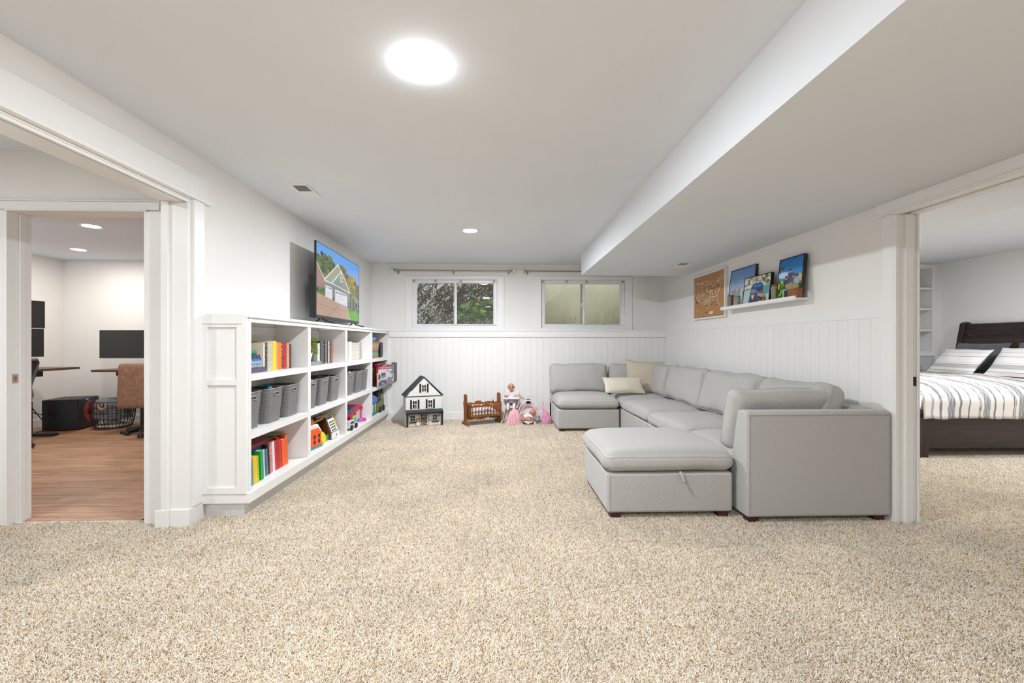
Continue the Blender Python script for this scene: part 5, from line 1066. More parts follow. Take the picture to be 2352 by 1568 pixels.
for s_ in (-1, 1):
    tilt = R(11) * -s_
    m = TR(0, s_ * .118, .13, 0, tilt)
    MB().box(-CX, CX, -.006, .006, 0, .035, m).build('bottom_rail', CW, t, local=True, bev=.0015)
    top = [(-CX, .15), (CX, .15)] + [(CX - 2 * CX * k / 24, .172 + scal(k)) for k in range(25)]
    MB().prism(top, -.006, .006, 'xz', m).build('top_rail', CW, t, local=True)
    for k in range(10):
        x = -CX + .025 + k * (2 * CX - .05) / 9; MB().prism([(x - .007, .03), (x + .007, .03), (x + .004, .06), (x + .007, .09), (x + .004, .125), (x + .007, .155), (x - .007, .155), (x - .004, .125), (x - .007, .09), (x - .004, .06)], -.004, .004, 'xz', m).build('spindle', CWZ, t, local=True)
bx('cradle_bottom', CW, t, -CX, CX, -.115, .115, .12, .13, local=True)
bd = MB()
def bed_f(u, v):
    x = (u - .5) * 2 * (CX - .012); y = (v - .5) * .25; e = (1 - (2 * u - 1) ** 4) * (1 - (2 * v - 1) ** 4); q = noise.noise(Vector((x * 14, y * 14, 3)))
    return (x, y * .86, .15 + .10 * e ** .4 * (1 - .45 * max(0, u - .72) / .28) + .014 * q)
bd.grid(bed_f, 28, 16).grid(lambda u, v: (bed_f(u, v)[0], bed_f(u, v)[1], .132), 28, 16)
o = bd.build('doll_bedding', M('bedding_print', '#ded4d8', .85, noise_amt=.25, scale=40), None, smooth=True); o.location = t.location; o.rotation_euler = t.rotation_euler; tag(o, 'white and pink patterned bedding inside the wooden doll cradle', 'bedding')

# ------------------------------------------------------------------ dolls, high chair, carrier, pink cloths
SKIN = M('doll_skin', '#c48a68', .5); DRESS = M('doll_print_cloth', '#e4d8dc', .8, noise_amt=.35, scale=45); PINK = M('pink_cloth', '#ecb4bc', .75, noise_amt=.15, scale=20); HOT = M('hot_pink_cloth', '#e69cbc', .6, noise_amt=.3, scale=40); PALEP = M('pale_pink_plastic', '#ecdce2', .4)
def remesh(o, v=.003):
    md = o.modifiers.new('remesh', 'REMESH'); md.mode = 'VOXEL'; md.voxel_size = v; md.use_smooth_shade = True; return o
hx, hy = .20, 6.60
t = thing('doll_high_chair', 'white doll high chair with tray and pine legs', 'high chair', (hx, hy, 0), R(-8))
PN = M('pine_leg', '#c49a70', .5)
for sx in (-1, 1):
    for sy in (-1, 1):
        a, b = Vector((sx * .075, sy * .06, .235)), Vector((sx * .145, sy * .13, .0)); lg = MB().tube([a, b + (a - b) * .18], .011, 8, .009).build('leg', PN, t, smooth=True, local=True); MB().tube([b + (a - b) * .18, b], .0105, 8, .008).build('leg_cap', WHITEP, lg, smooth=True, local=True)
sh = MB(); n = 18
shell = [(-.10, -.09, .37), (-.11, .06, .38)]
sh.prism([(-.09, .235), (.09, .235), (.115, .30), (.12, .375), (.105, .375), (.10, .31), (.08, .25), (-.08, .25), (-.10, .31), (-.105, .375), (-.12, .375), (-.115, .30)], -.08, .09, 'xz').build('seat_shell', WHITEP, t, local=True, bev=.003)
bx('seat_back', WHITEP, t, -.10, .10, .085, .095, .24, .47, bev=.02, local=True); bx('seat_pad', DRESS, t, -.078, .078, -.075, .083, .25, .275, bev=.008, local=True)
MB().prism([(x * 1.0, y * 1.0 - .09) for x, y in rrect(.125, .07, .045, 6)], .372, .388, 'xy').build('tray', WHITEP, t, local=True, bev=.004)
bx('harness', M('harness_dark', '#4c3c44', .7), t, -.015, .015, -.072, -.066, .262, .30, local=True)
def limb(mb, pts, r0, r1): mb.tube(pts, r0, 10, r1); mb.ball(pts[0], r0 * 1.02, 10); mb.ball(pts[-1], r1 * 1.15, 10)
def hand(mb, p, d, s_=1.):
    d = Vector(d).normalized(); sd = d.cross(Vector((0, 0, 1))).normalized(); mb.ball(Vector(p) + d * .012, (.013, .013, .009), 10)
    for k in range(4): mb.tube([Vector(p) + d * .018 + sd * (k - 1.5) * .006, Vector(p) + d * (.036 - .003 * abs(k - 1.5)) + sd * (k - 1.5) * .007 + Vector((0, 0, -.004))], .0036, 6, .003)
    mb.tube([Vector(p) + d * .006 + sd * .011 * s_, Vector(p) + d * .02 + sd * .02 * s_], .004, 6, .0035)
q = thing('doll', 'bald baby doll in floral outfit sitting in the doll high chair', 'doll', (hx, hy, 0), R(-8))
hd = MB().ball((-.01, -.02, .535), (.049, .047, .056), 22).ball((-.01, -.048, .513), (.034, .026, .028), 14).ball((-.034, -.054, .517), .014, 10).ball((.014, -.054, .517), .014, 10).ball((-.01, -.071, .523), (.008, .009, .007), 8).ball((-.01, -.055, .497), .013, 8)
hd.ball((-.059, -.015, .53), (.007, .011, .015), 8).ball((.040, -.015, .53), (.007, .011, .015), 8).tube([(-.005, -.01, .49), (0, 0, .455)], .02, 10)
remesh(hd.build('head', SKIN, q, smooth=True, local=True), .0028)
for ex in (-.029, .011): MB().ball((ex, -.068, .537), (.0078, .005, .0078), 10).build('eye', M('doll_eye', '#3c281c', .2), q, smooth=True, local=True); MB().box(ex - .009, ex + .009, -.0705, -.067, .5455, .5478).build('eyebrow', M('doll_brow', '#7a5038', .7), q, local=True)
MB().ball((-.01, -.076, .506), (.009, .004, .004), 8).build('mouth', M('doll_lips', '#b4504c', .5), q, smooth=True, local=True)
bo = MB().ball((0, .0, .40), (.062, .05, .08), 16).ball((0, -.005, .31), (.066, .06, .05), 14); limb(bo, [(-.045, -.01, .45), (-.085, -.02, .42)], .026, .024); limb(bo, [(.045, -.01, .45), (.085, -.015, .43)], .026, .026); limb(bo, [(-.035, -.03, .295), (-.05, -.10, .285), (-.045, -.125, .235)], .03, .02); limb(bo, [(.035, -.03, .295), (.045, -.10, .285), (.042, -.125, .235)], .03, .02)
remesh(bo.build('outfit', DRESS, q, smooth=True, local=True), .004)
am = MB(); limb(am, [(-.085, -.02, .42), (-.10, -.06, .398), (-.07, -.11, .402)], .016, .011); hand(am, (-.07, -.11, .402), (.8, -.6, -.1)); limb(am, [(.085, -.02, .435), (.125, -.04, .405), (.165, -.06, .375)], .018, .012); hand(am, (.165, -.06, .375), (.8, -.3, -.4), -1); remesh(am.build('arms', SKIN, q, smooth=True, local=True), .0025)
ft = MB().ball((-.045, -.14, .222), (.017, .03, .014), 12).ball((.042, -.14, .222), (.017, .03, .014), 12).build('feet', M('doll_socks', '#e8e0e0', .8), q, smooth=True, local=True)
# pink cloth bundle under the high chair (in front of it)
def cloth_bundle(name, label, c, prof, mat, folds=9, amp=.12, seed=0, sy=.6, tie=None):
    t = thing(name, label, 'cloth', c); nseg = 60; mb = MB(); K = len(prof)
    vs = []
    for i, (r, z, dx) in enumerate(prof):
        for k in range(nseg):
            a = 2 * math.pi * k / nseg; q = 1 + amp * math.sin(folds * a + i * .5 + seed) + .10 * noise.noise(Vector((math.cos(a) * 2 + seed, math.sin(a) * 2, z * 14)))
            vs.append((dx + r * q * math.cos(a), r * q * sy * math.sin(a), z + .006 * math.sin(folds * a * .5)))
    fs = [(i * nseg + k, i * nseg + (k + 1) % nseg, (i + 1) * nseg + (k + 1) % nseg, (i + 1) * nseg + k) for i in range(K - 1) for k in range(nseg)] + [tuple(range(nseg - 1, -1, -1)), tuple((K - 1) * nseg + k for k in range(nseg))]
    mb.add(vs, fs); mb.build('cloth_body', mat, t, smooth=True, local=True, ang=75); return t
cloth_bundle('cloth_bag', 'light pink cloth bag standing beneath the doll high chair', (.222, 6.42, 0), [(.10, .003, 0), (.105, .02, 0), (.092, .06, .0), (.085, .11, .005), (.07, .16, .005), (.055, .19, .008), (.03, .215, .01), (.012, .228, .01)], PINK, 9, .15, 1, .5)
t = cloth_bundle('string_bag', 'hot pink sequin bag with straps leaning on the sofa side', (.70, 6.47, 0), [(.060, .003, 0), (.070, .02, .0), (.07, .06, .003), (.062, .11, -.003), (.045, .16, -.012), (.028, .195, -.025), (.02, .215, -.03)], HOT, 8, .10, 4, .55)
for k, pts in enumerate(([(-.03, 0, .21), (-.05, 0, .30), (-.06, -.005, .33), (-.058, -.01, .25), (-.05, -.02, .12)], [(-.03, 0, .20), (-.045, .01, .31), (-.02, 0, .25), (.02, -.01, .15), (.045, -.02, .08)])): MB().tube(pts, .0075, 6).build('strap', M('strap_pink', '#eeb8c4', .7), t, smooth=True, local=True)
# carrier
cx_, cy_ = .44, 6.50
t = thing('doll_carrier', 'pale pink doll carrier seat with tall carry handle', 'carrier', (cx_, cy_, 0), R(-6))
mb = MB()
def bowl(u, v, off=0.):
    a = (u - .5) * 2; b = v * 2 - 1      # a across, b front(-1) to back(1)
    x = a * (.135 - off) * (1 - .15 * b * b); prof_z = .04 + .09 * max(0, b) ** 1.6 * 1.6 + .045 * max(0, -b) ** 3; z = prof_z + (.075 + .05 * max(0, b)) * abs(a) ** 2.4 + off
    return (x, -.12 + (b + 1) * .105, z)
mb.grid(lambda u, v: bowl(u, v), 20, 16).grid(lambda u, v: bowl(u, v, .006), 20, 16); mb.build('seat_shell', PALEP, t, smooth=True, local=True)
bk = MB(); bk.grid(lambda u, v: ((u - .5) * .25 * math.sqrt(max(.02, 1 - (v * .98) ** 2.6)), .07 + .035 * v - .05 * abs(2 * u - 1) ** 2, .12 + .155 * v), 20, 14); o = bk.build('padded_back', M('carrier_lining', '#dcd8d8', .85, noise_amt=.1, scale=30), t, smooth=True, local=True); md = o.modifiers.new('solid', 'SOLIDIFY'); md.thickness = .018
arch = [(-.125 * math.cos(a), .02 + .03 * math.sin(a), .10 + .175 * math.sin(a)) for a in [math.pi * k / 24 for k in range(25)]]
MB().tube(arch, .016, 8).build('canopy_frill', M('frill_pink', '#e8bcc4', .85, noise_amt=.2, scale=60), t, smooth=True, local=True)
MB().tube([(-.155 * math.cos(a), -.0, .10 + .245 * math.sin(a)) for a in [math.pi * k / 30 for k in range(31)]], .0085, 8).build('carry_handle', PALEP, t, smooth=True, local=True)
for s_ in (-1, 1): MB().tube([(s_ * .148, 0, .10), (s_ * .168, 0, .10)], .024, 14).build('hinge', M('hinge_dark', '#4c4450', .5), t, smooth=True, local=True)
for s_ in (-1, 1): MB().tube([(s_ * .10, -.12, .012), (s_ * .11, .0, .006), (s_ * .10, .11, .03)], .008, 8).tube([(s_ * .10, -.10, .012), (s_ * .09, -.07, .05)], .007, 8).tube([(s_ * .10, .08, .02), (s_ * .09, .06, .07)], .007, 8).build('rocker', WHITEP, t, smooth=True, local=True)
fr = MB(); fr.grid(lambda u, v: ((u - .5) * (.20 - .13 * v), -.128 - .006 * v - .005 * math.sin(u * 16), .068 - v * (.022 + .03 * (1 - abs(2 * u - 1)))), 24, 5); o = fr.build('skirt', PALEP, t, smooth=True, local=True)
q = thing('doll', 'baby doll asleep on its side in the pink doll carrier', 'doll', (cx_, cy_, 0), R(-6))
hd = MB().ball((.058, -.01, .175), (.046, .046, .052), 20, Euler((0, R(35), 0)).to_matrix().to_4x4()).ball((.03, -.035, .17), (.026, .024, .026), 12).ball((.018, -.055, .172), .007, 8).ball((.075, .0, .155), (.012, .008, .014), 8); hd.tube([(.04, -.01, .15), (.02, -.02, .13)], .02, 10)
remesh(hd.build('head', SKIN, q, smooth=True, local=True), .0028)
bo = MB().ball((-.005, -.025, .125), (.065, .045, .042), 16).ball((-.05, -.04, .105), (.045, .045, .038), 14); limb(bo, [(.02, -.05, .13), (.045, -.07, .115)], .022, .02); remesh(bo.build('outfit', M('doll_pale_cloth', '#e4dee6', .85, noise_amt=.1, scale=30), q, smooth=True, local=True), .004)
lb = MB(); limb(lb, [(.045, -.07, .115), (.02, -.10, .10), (-.02, -.115, .09)], .018, .012); hand(lb, (-.02, -.115, .09), (-1, -.2, -.1)); limb(lb, [(-.06, -.05, .11), (-.09, -.09, .10), (-.075, -.125, .085)], .026, .018); limb(lb, [(-.04, -.05, .10), (-.03, -.10, .085), (.01, -.125, .08)], .024, .016); lb.ball((-.07, -.14, .085), (.014, .022, .012), 10).ball((.025, -.132, .082), (.022, .014, .012), 10); limb(lb, [(-.03, .0, .14), (-.08, -.02, .145)], .014, .011); hand(lb, (-.08, -.02, .145), (-.8, -.3, .1)); remesh(lb.build('limbs', SKIN, q, smooth=True, local=True), .0028)
MB().ball((.010, -.054, .180), (.003, .006, .0018), 8).ball((.036, -.058, .182), (.005, .003, .0015), 8).build('closed_eyes', M('doll_brow', '#7a5038'), q, smooth=True, local=True)

# ------------------------------------------------------------------ office
DT = wood('desk_top_wood', '#5c4238', '#7c5e50', 'X', .5, 2.); DE = M('desk_edge_dark', '#3a2c28', .6)
def desk_leg(p, x, y, foot, h, axis='x'):
    MB().box(x - .04, x + .04, y - .03, y + .03, .03, h * .55).build('leg_outer', BLACK, p, bev=.004); MB().box(x - .03, x + .03, y - .022, y + .022, h * .55, h).build('leg_inner', BLACK, p, bev=.003)
    a = foot; MB().box(*a, .0, .035).build('foot', BLACK, p, bev=.01)
# left desk on the left wall, long side along the wall
t = thing('standing_desk', 'dark topped standing desk against the left office wall', 'desk', (-6.05, 5.3, 0))
bx('desk_top', DT, t, -6.40, -5.62, 4.55, 6.14, .838, .868, bev=.002); bx('cross_beam', BLACK, t, -6.1, -5.9, 4.7, 5.9, .79, .838, bev=.003); bx('control_box', BLACK, t, -5.9, -5.68, 5.45, 5.72, .77, .837, bev=.006)
desk_leg(t, -6.02, 5.86, (-6.3, -5.66, 5.81, 5.90), .80); desk_leg(t, -6.02, 4.8, (-6.3, -5.66, 4.76, 4.85), .80)
MSC = M('monitor_screen', (.035, .037, .038), .35)
def monitor(label, c, w, h, rz, arm=None, tilt=0.):
    t = thing('monitor', label, 'monitor', c, rz); m = Euler((tilt, 0, 0)).to_matrix().to_4x4()
    bx('housing', BLACK, t, -w / 2, w / 2, 0, .03, -h / 2, h / 2, bev=.003, m=m, local=True); bx('display', MSC, t, -w / 2 + .012, w / 2 - .012, -.0012, .0, -h / 2 + .02, h / 2 - .012, m=m, local=True); bx('chin', M('monitor_chin', (.07, .07, .07), .4), t, -w / 2 + .002, w / 2 - .002, -.002, .0, -h / 2 + .001, -h / 2 + .016, m=m, local=True); return t
t = monitor('upper monitor of the stacked pair at the left edge of the doorway', (-5.58, 5.30, 1.53), .60, .33, R(82)); bx('arm', BLACK, t, -.03, .03, .03, .07, -.05, .05, bev=.004, local=True)
t = monitor('lower monitor of the stacked pair above the left desk', (-5.60, 5.30, 1.19), .60, .34, R(80)); bx('arm', BLACK, t, -.03, .03, .03, .07, -.05, .05, bev=.004, local=True); bx('stand_column', BLACK, t, -.02, .02, .05, .10, -.33, .5, bev=.004, local=True); bx('stand_base', BLACK, t, -.12, .12, .0, .2, -.3315, -.3165, bev=.004, local=True)
t = thing('desk_speaker', 'small dark round device on the left desk under the monitors', 'speaker', (-5.78, 5.62, .8685)); MB().lathe([(0, 0), (.06, 0), (.062, .02), (.05, .11), (.03, .12), (0, .12)], n=24).build('speaker_body', DGREY, t, smooth=True, local=True)
# subwoofer
t = thing('subwoofer', 'black boxy subwoofer with a red cone on the office floor', 'speaker', (-5.98, 6.40, 0), R(16))
bx('cabinet', M('sub_black', '#101012', .45), t, -.19, .20, -.24, .22, .01, .42, bev=.006, local=True); fr = bx('front_baffle', BLACK, t, .2005, .215, -.235, .215, .015, .415, bev=.003, local=True)
MB().lathe([(.135, 0), (.15, .006), (.155, 0)], n=32, m=TR(.216, 0, .225, 0, 0, R(90))).build('ring', M('sub_ring', '#5c5c5c', .4), t, smooth=True, local=True); MB().lathe([(0, .001), (.05, .001), (.135, .008), (.135, 0), (0, 0)], n=32, m=TR(.216, 0, .225, 0, 0, R(90))).build('cone', M('sub_red', '#c82028', .45), t, smooth=True, local=True); MB().ball((.226, 0, .225), (.015, .05, .05), 18).build('dust_cap', BLACK, t, smooth=True, local=True); bx('led', M('led_blue', '#3c6cd0', .4, emit='#4c7cf0', est=3.), t, .2155, .217, -.10, -.04, .40, .406, local=True)
# wire laundry basket
t = thing('laundry_basket', 'black wire laundry basket with grey blanket and tan handle', 'basket', (-5.42, 6.42, 0)); WIRE = M('black_wire', '#17171a', .5)
wr_ = MB()
def br(z): return .185 + .055 * min(1, z / .16) ** .6 - .0 * z
for z in (.015, .08, .15, .225, .30, .375): wr_.tube([(br(z) * math.cos(2 * math.pi * k / 30), br(z) * math.sin(2 * math.pi * k / 30), z) for k in range(30)], .006 if z > .3 else .0045, 5, closed=True)
wr_.build('wire_ring', WIRE, t, local=True)
for k in range(34):
    a = 2 * math.pi * k / 34; MB().tube([(br(z) * math.cos(a), br(z) * math.sin(a), z) for z in (.012, .05, .1, .2, .375)], .0042, 4).build('wire', WIRE, t, local=True)
MB().tube([(.06 + .055 * math.cos(a), -.25, .36 - .07 * math.sin(a)) for a in [math.pi * k / 10 for k in range(11)]], .011, 6).build('handle', M('tan_leather', '#c8926c', .6), t, smooth=True, local=True)
o = MB().grid(lambda u, v: ((.19 + .02 * math.sin(7 * u * 6.28)) * (v ** .5) * math.cos(2 * math.pi * u), (.19 + .02 * math.sin(7 * u * 6.28)) * (v ** .5) * math.sin(2 * math.pi * u), .42 - .10 * v ** 3 + .035 * noise.noise(Vector((math.cos(2 * math.pi * u) * v * 3, math.sin(2 * math.pi * u) * v * 3, 1)))), 48, 10).grid(lambda u, v: (.205 * math.cos(2 * math.pi * u), .205 * math.sin(2 * math.pi * u), .14 + v * .19 + .0), 48, 4).build('blanket', M('grey_blanket', '#86868c', .9, noise_amt=.35, scale=18, bump=.6, bscale=60), None, smooth=True, fix=False); o.location = t.location; tag(o, 'grey knitted blanket heaped in the wire basket', 'blanket')
o = MB().grid(lambda u, v: (.17 * v * math.cos(2 * math.pi * u), .17 * v * math.sin(2 * math.pi * u), .03 + .10 * (1 - v)), 24, 4).build('white_linen', M('white_linen', '#dcd8d0', .9), None, smooth=True, fix=False); o.location = t.location; tag(o, 'white linen at the bottom of the wire basket', 'linen')
# right desk, wall monitor, brown chair
t = thing('standing_desk', 'wood topped standing desk against the back office wall', 'desk', (-4.4, 6.35, 0))
bx('desk_top', DT, t, -5.31, -3.65, 5.95, 6.66, .808, .838, bev=.002); bx('cross_beam', BLACK, t, -5.05, -3.85, 6.02, 6.2, .755, .808, bev=.003); MB().box(-4.75, -4.65, 6.45, 6.55, .838, .848).box(-4.715, -4.685, 6.485, 6.515, .84, 1.17).box(-4.715, -4.685, 6.26, 6.5, 1.12, 1.17).build('monitor_arm', BLACK, t)
desk_leg(t, -4.88, 6.28, (-4.93, -4.84, 5.93, 6.66), .78); desk_leg(t, -3.95, 6.28, (-4.0, -3.91, 5.93, 6.66), .78)
monitor('wide black monitor mounted above the right office desk', (-4.98, 6.22, 1.17), .96, .385, R(-3)); 
LEA = M('brown_suede', '#8a6650', .8, noise_amt=.25, scale=25, bump=.4, bscale=300)
t = thing('office_chair', 'brown leather office chair on black casters seen from behind', 'chair', (-4.50, 5.98, 0), R(4))
mb, mp = cushion(-.27, .27, -.275, .275, -.04, .04, .012, r=.035, n=14, wob=.002); mb.xf(TR(0, -.26, .65, 0, R(86))).build('backrest', LEA, t, smooth=True, local=True, ang=80)
mb, mp = cushion(-.27, .27, -.22, .26, .42, .50, .02, r=.04, n=12, wob=.002); mb.build('seat', LEA, t, smooth=True, local=True, ang=80)
MB().tube([(0, 0, .10), (0, 0, .42)], .028, 14).build('gas_lift', BLACK, t, smooth=True, local=True); bx('back_bracket', BLACK, t, -.03, .03, -.22, .0, .395, .42, bev=.003, local=True)
for k in range(5):
    a = R(200 + 72 * k); e = Vector((.30 * math.cos(a), .30 * math.sin(a), 0)); b_ = MB().prism([(0, .085), (.30, .075), (.30, .10), (0, .13)], -.018, .018, 'xz', Euler((0, 0, a)).to_matrix().to_4x4()).build('base_arm', BLACK, t, local=True, bev=.003)
    MB().tube([e + Vector((0, 0, .05)), e + Vector((0, 0, .09))], .008, 8).tube([e + Vector((-.024, 0, .028)), e + Vector((-.006, 0, .028))], .027, 14).tube([e + Vector((.006, 0, .028)), e + Vector((.024, 0, .028))], .027, 14).build('caster', DGREY, b_, local=True, smooth=True)
MG = M('mesh_grey', '#6c7070', .6)
t = thing('office_chair', 'grey mesh office chair partly hidden by the left door jamb', 'chair', (-5.53, 5.02, 0), R(-60))
MB().tube([(-.2, .22, .62), (-.22, .26, .8), (-.2, .3, .96), (-.12, .31, 1.0), (.12, .31, 1.0), (.2, .3, .96), (.22, .26, .8), (.2, .22, .62)], .018, 8, closed=True).build('back_frame', MG, t, smooth=True, local=True)
MB().grid(lambda u, v: ((u - .5) * .4, .215 + .09 * v - .05 * (1 - (2 * u - 1) ** 2) * .4, .63 + .36 * v), 10, 10).build('mesh_back', M('mesh_dark', '#4c5050', .7), t, smooth=True, local=True)
mb, mp = cushion(-.25, .25, -.24, .24, .42, .49, .02, r=.03, n=10, wob=.001); mb.build('seat', MG, t, smooth=True, local=True, ang=80)
MB().tube([(0, .24, .40), (0, .30, .6), (0, .27, .75)], .025, 10).build('spine', MG, t, smooth=True, local=True)
for s_ in (-1, 1): MB().tube([(s_ * .25, .1, .42), (s_ * .3, .08, .55), (s_ * .29, .05, .66)], .02, 8).build('arm_post', MG, t, smooth=True, local=True); bx('armrest', DGREY, t, s_ * .29 - .045, s_ * .29 + .045, -.12, .14, .66, .69, bev=.012, local=True)
MB().tube([(0, 0, .10), (0, 0, .42)], .028, 12).build('gas_lift', DGREY, t, smooth=True, local=True)
for k in range(5):
    a = R(72 * k + 20); e = Vector((.30 * math.cos(a), .30 * math.sin(a), 0)); b_ = MB().prism([(0, .085), (.30, .075), (.30, .10), (0, .13)], -.02, .02, 'xz', Euler((0, 0, a)).to_matrix().to_4x4()).build('base_arm', DGREY, t, local=True, bev=.003); MB().tube([e + Vector((-.022, 0, .028)), e + Vector((.022, 0, .028))], .027, 14).tube([e + Vector((0, 0, .03)), e + Vector((0, 0, .08))], .008, 8).build('caster', BLACK, b_, local=True, smooth=True)
o = MB().tube([(-6.0, 5.88, .3), (-5.94, 6.05, .22), (-6.05, 6.15, .25)], .006, 6).tube([(-6.0, 5.9, .35), (-5.9, 5.98, .12), (-5.95, 6.0, .03), (-6.1, 6.05, .01)], .006, 6).build('power_cable', BLACK, None, smooth=True); tag(o, 'black cables trailing from the left desk to the subwoofer', 'cable')
o = MB().tube([(-4.70, 6.40, .76), (-4.68, 6.55, .3), (-4.66, 6.6, .08), (-4.5, 6.62, .01)], .006, 6).build('power_cable', BLACK, None, smooth=True); tag(o, 'thin black cable hanging under the right office desk', 'cable')

# ------------------------------------------------------------------ bedroom
ESP = wood('espresso_wood', '#1f1512', '#352520', 'X', .4, 2.); ESZ = wood('espresso_post', '#1f1411', '#38241e', 'Z', .4, 2.)
bx0, bx1, by0, by1 = 4.325, 6.50, 4.43, 6.04
t = thing('bed', 'dark wood sleigh bed with curved headboard in the bedroom', 'bed', ((bx0 + bx1) / 2, (by0 + by1) / 2, 0))
for y in (by0, by1 - .09): bx('foot_post', ESZ, t, bx0, bx0 + .09, y, y + .09, 0, .46, bev=.003); bx('post_cap', ESZ, t, bx0 - .01, bx0 + .10, y - .01, y + .10, .46, .488, bev=.003)
bx('side_rail', ESP, t, bx0 + .09, bx1 - .05, by0 + .02, by0 + .05, .10, .42, bev=.003); bx('side_rail', ESP, t, bx0 + .09, bx1 - .05, by1 - .05, by1 - .02, .10, .42, bev=.003); bx('foot_rail', ESZ, t, bx0 + .02, bx0 + .05, by0 + .09, by1 - .09, .10, .44, bev=.003)
hp = [(bx1 - .10, .10), (bx1 - .06, .10), (bx1 - .05, .75), (bx1 - .02, 1.05), (bx1 + .04, 1.28), (bx1 + .085, 1.42), (bx1 + .085, 1.47), (bx1 + .03, 1.48), (bx1 - .01, 1.46), (bx1 - .02, 1.40), (bx1 - .05, 1.25), (bx1 - .09, 1.02), (bx1 - .10, .75)]
for y in (by0 - .02, by1 - .05): MB().prism(hp, y, y + .07, 'xz').build('headboard_post', ESZ, t, bev=.006)
for (za, zb, nm) in ((.5, 1.29, 'headboard_panel'), (1.295, 1.45, 'headboard_panel')):
    pr2 = [(bx1 - .082, .5), (bx1 - .082, .75), (bx1 - .07, 1.02), (bx1 - .034, 1.25), (bx1 - .018, 1.29)] if za < 1 else [(bx1 - .028, 1.295), (bx1 - .004, 1.38), (bx1 + .01, 1.445), (bx1 + .06, 1.455)]
    MB().prism(pr2 + [(x + .03, z) for x, z in reversed(pr2)], by0 + .05, by1 - .05, 'xz').build(nm, ESP, t)
bx('mattress', M('mattress_white', '#dcdad6', .85), t, bx0 + .10, bx1 - .10, by0 + .06, by1 - .06, .30, .66, bev=.05)
# duvet with woven stripes running across the bed
nu, nv = 240, 60
ST = [(.06, .012, 0), (.085, .006, 0), (.155, .014, 1), (.175, .008, 0), (.26, .06, 2), (.35, .010, 1), (.42, .008, 0), (.50, .008, 0)]
def stripe(x):
    c = np.array([.80, .76, .71]); x = x - bx0
    base = x
    for k in range(-1, 8):
        for off, wd, kind in ((.10, .004, 0), (.112, .004, 0), (.185, .008, 0), (.20, .005, 0)) if k < 0 else ((.30 + .37 * k, .036, 2), (.39 + .37 * k, .010, 1), (.48 + .37 * k, .0065, 0), (.585 + .37 * k, .006, 0), (.60 + .37 * k, .004, 0)):
            if abs(base - off) < wd:
                if kind == 2: c = np.array([.25, .25, .26]) if math.sin((base - off) * 700) > -.2 else np.array([.45, .45, .45])
                else: c = np.array([.20, .20, .225])
    return c
def duv(u, v):
    x = bx0 + .03 + u * 1.72; hang = .30
    Ltop = by1 - by0 + .02; T = 2 * hang + Ltop; s_ = v * T; r = .10
    if s_ < hang: y = by0 - .035 + .0 * s_; z = .41 + s_
    elif s_ > hang + Ltop: y = by1 + .03; z = .41 + (T - s_)
    else: y = by0 - .035 + (s_ - hang) * (by1 - by0 + .065) / Ltop; z = .75
    d_ = min(s_, T - s_)
    if hang - .12 < d_ < hang + .18: # round shoulder
        k = (d_ - (hang - .12)) / .30; zz = .59 + .16 * math.sin(k * math.pi / 2); yy = (1 - math.cos(k * math.pi / 2)) * .18
        z = zz; y = (by0 - .035 + yy) if s_ < T / 2 else (by1 + .03 - yy)
    elif d_ >= hang + .18: z = .76 + .04 * math.sin(min(1, (d_ - hang - .18) / .5) * math.pi / 2)
    if u < .12: z -= (1 - u / .12) ** 2 * .20 if d_ > hang else 0; y += 0
    q = noise.noise_vector(Vector((x * 3, y * 3, z * 3))); q2 = noise.noise_vector(Vector((x * 8, y * 6, z * 4)))
    return Vector((x + .01 * q.x, y + .02 * q.y * (1 if d_ < hang else .5), z + .02 * q.z + .01 * q2.z))
mb = MB().grid(duv, nu, nv); o = mb.build('duvet', attr_mat('striped_cotton', rough=.9, bump=.3), None, smooth=True, fix=False); tag(o, 'white duvet with grey stripes draped over the bed', 'duvet')
at = o.data.attributes.new('col', 'FLOAT_COLOR', 'POINT'); cs = [(*stripe(bx0 + .03 + (i / nu) * 1.72 + .004 * math.sin(j)), 1) for i in range(nu + 1) for j in range(nv + 1)]; at.data.foreach_set('color', np.array(cs).ravel())
md = o.modifiers.new('solid', 'SOLIDIFY'); md.thickness = .02; md.offset = -1
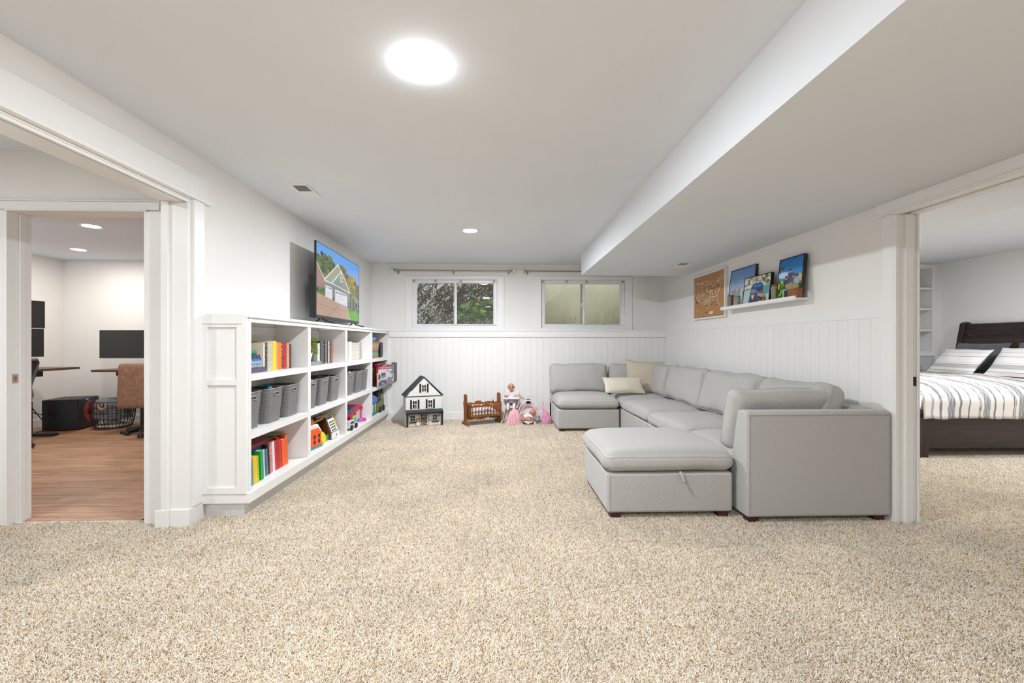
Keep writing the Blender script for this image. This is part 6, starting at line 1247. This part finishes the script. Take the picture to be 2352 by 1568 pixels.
def strip_mat(name, base, horiz='Z'):
    m = bpy.data.materials.new(name); m.use_nodes = True; nt = m.node_tree; b = nt.nodes['Principled BSDF']; b.inputs['Roughness'].default_value = .9
    tc = nt.nodes.new('ShaderNodeTexCoord'); sx = nt.nodes.new('ShaderNodeSeparateXYZ'); nt.links.new(tc.outputs['Object'], sx.inputs[0])
    mr = nt.nodes.new('ShaderNodeMapRange'); mr.inputs['From Min'].default_value = -.2; mr.inputs['From Max'].default_value = .2; nt.links.new(sx.outputs[horiz], mr.inputs['Value'])
    r = nt.nodes.new('ShaderNodeValToRGB'); r.color_ramp.interpolation = 'CONSTANT'; E = r.color_ramp.elements; W_ = (.82, .79, .75, 1); G_ = (.36, .36, .37, 1); g2 = (.55, .55, .55, 1)
    E[0].position = 0; E[0].color = W_; E[1].position = .99; E[1].color = W_
    for p_, c_ in ((.20, G_), (.215, W_), (.30, g2), (.33, G_), (.345, g2), (.37, G_), (.385, g2), (.41, G_), (.43, W_), (.47, g2), (.485, W_), (.60, W_), (.66, G_), (.675, W_), (.78, g2), (.79, W_)):
        e = E.new(p_); e.color = c_
    nt.links.new(mr.outputs[0], r.inputs[0]); nt.links.new(r.outputs[0], b.inputs['Base Color']); return m
STP = strip_mat('striped_pillowcase', 0, 'Z'); GRP = fabric('charcoal_pillowcase', (.10, .105, .115), .15, 200.)
pillow('bed_pillow', 'grey bed pillow behind the far striped pillow', (6.24, 5.62, 1.0), .66, .42, .17, GRP, R(-92), R(62), 0, 5.)
pillow('bed_pillow', 'grey bed pillow behind the near striped pillow', (6.27, 4.90, 1.0), .66, .42, .17, GRP, R(-90), R(64), 0, 6.)
pillow('bed_pillow', 'far striped bed pillow, left of the two', (5.98, 5.60, .95), .66, .40, .18, STP, R(-97), R(50), 0, 7.)
pillow('bed_pillow', 'near striped bed pillow cut by the right picture edge', (6.02, 4.88, .96), .70, .42, .18, STP, R(-90), R(52), 0, 8.)
# recessed shelves in the far bedroom wall
t = thing('built_in_shelves', 'white built-in shelves recessed in the far bedroom wall', 'shelves', (6.2, 6.6, 1.04))
for z in (1.04, 1.36, 1.68, 1.99, 2.30): bx('shelf', TRIM, t, 5.901, 6.499, 6.462, 6.778, z, z + .028, bev=.001)
for x in (5.875, 6.485): bx('side_trim', TRIM, t, x, x + .04, 6.445, 6.459, 1.0, 2.35, bev=.001)
bx('top_trim', TRIM, t, 5.875, 6.525, 6.443, 6.459, 2.32, 2.362, bev=.001); bx('drawer_front', M('drawer_grey', (.62, .63, .63), .5), t, 5.9, 6.5, 6.44, 6.459, .78, 1.0, bev=.002); bx('drawer_line', M('seam_grey', (.3, .3, .3), .6), t, 5.9, 6.5, 6.438, 6.44, .985, .99)
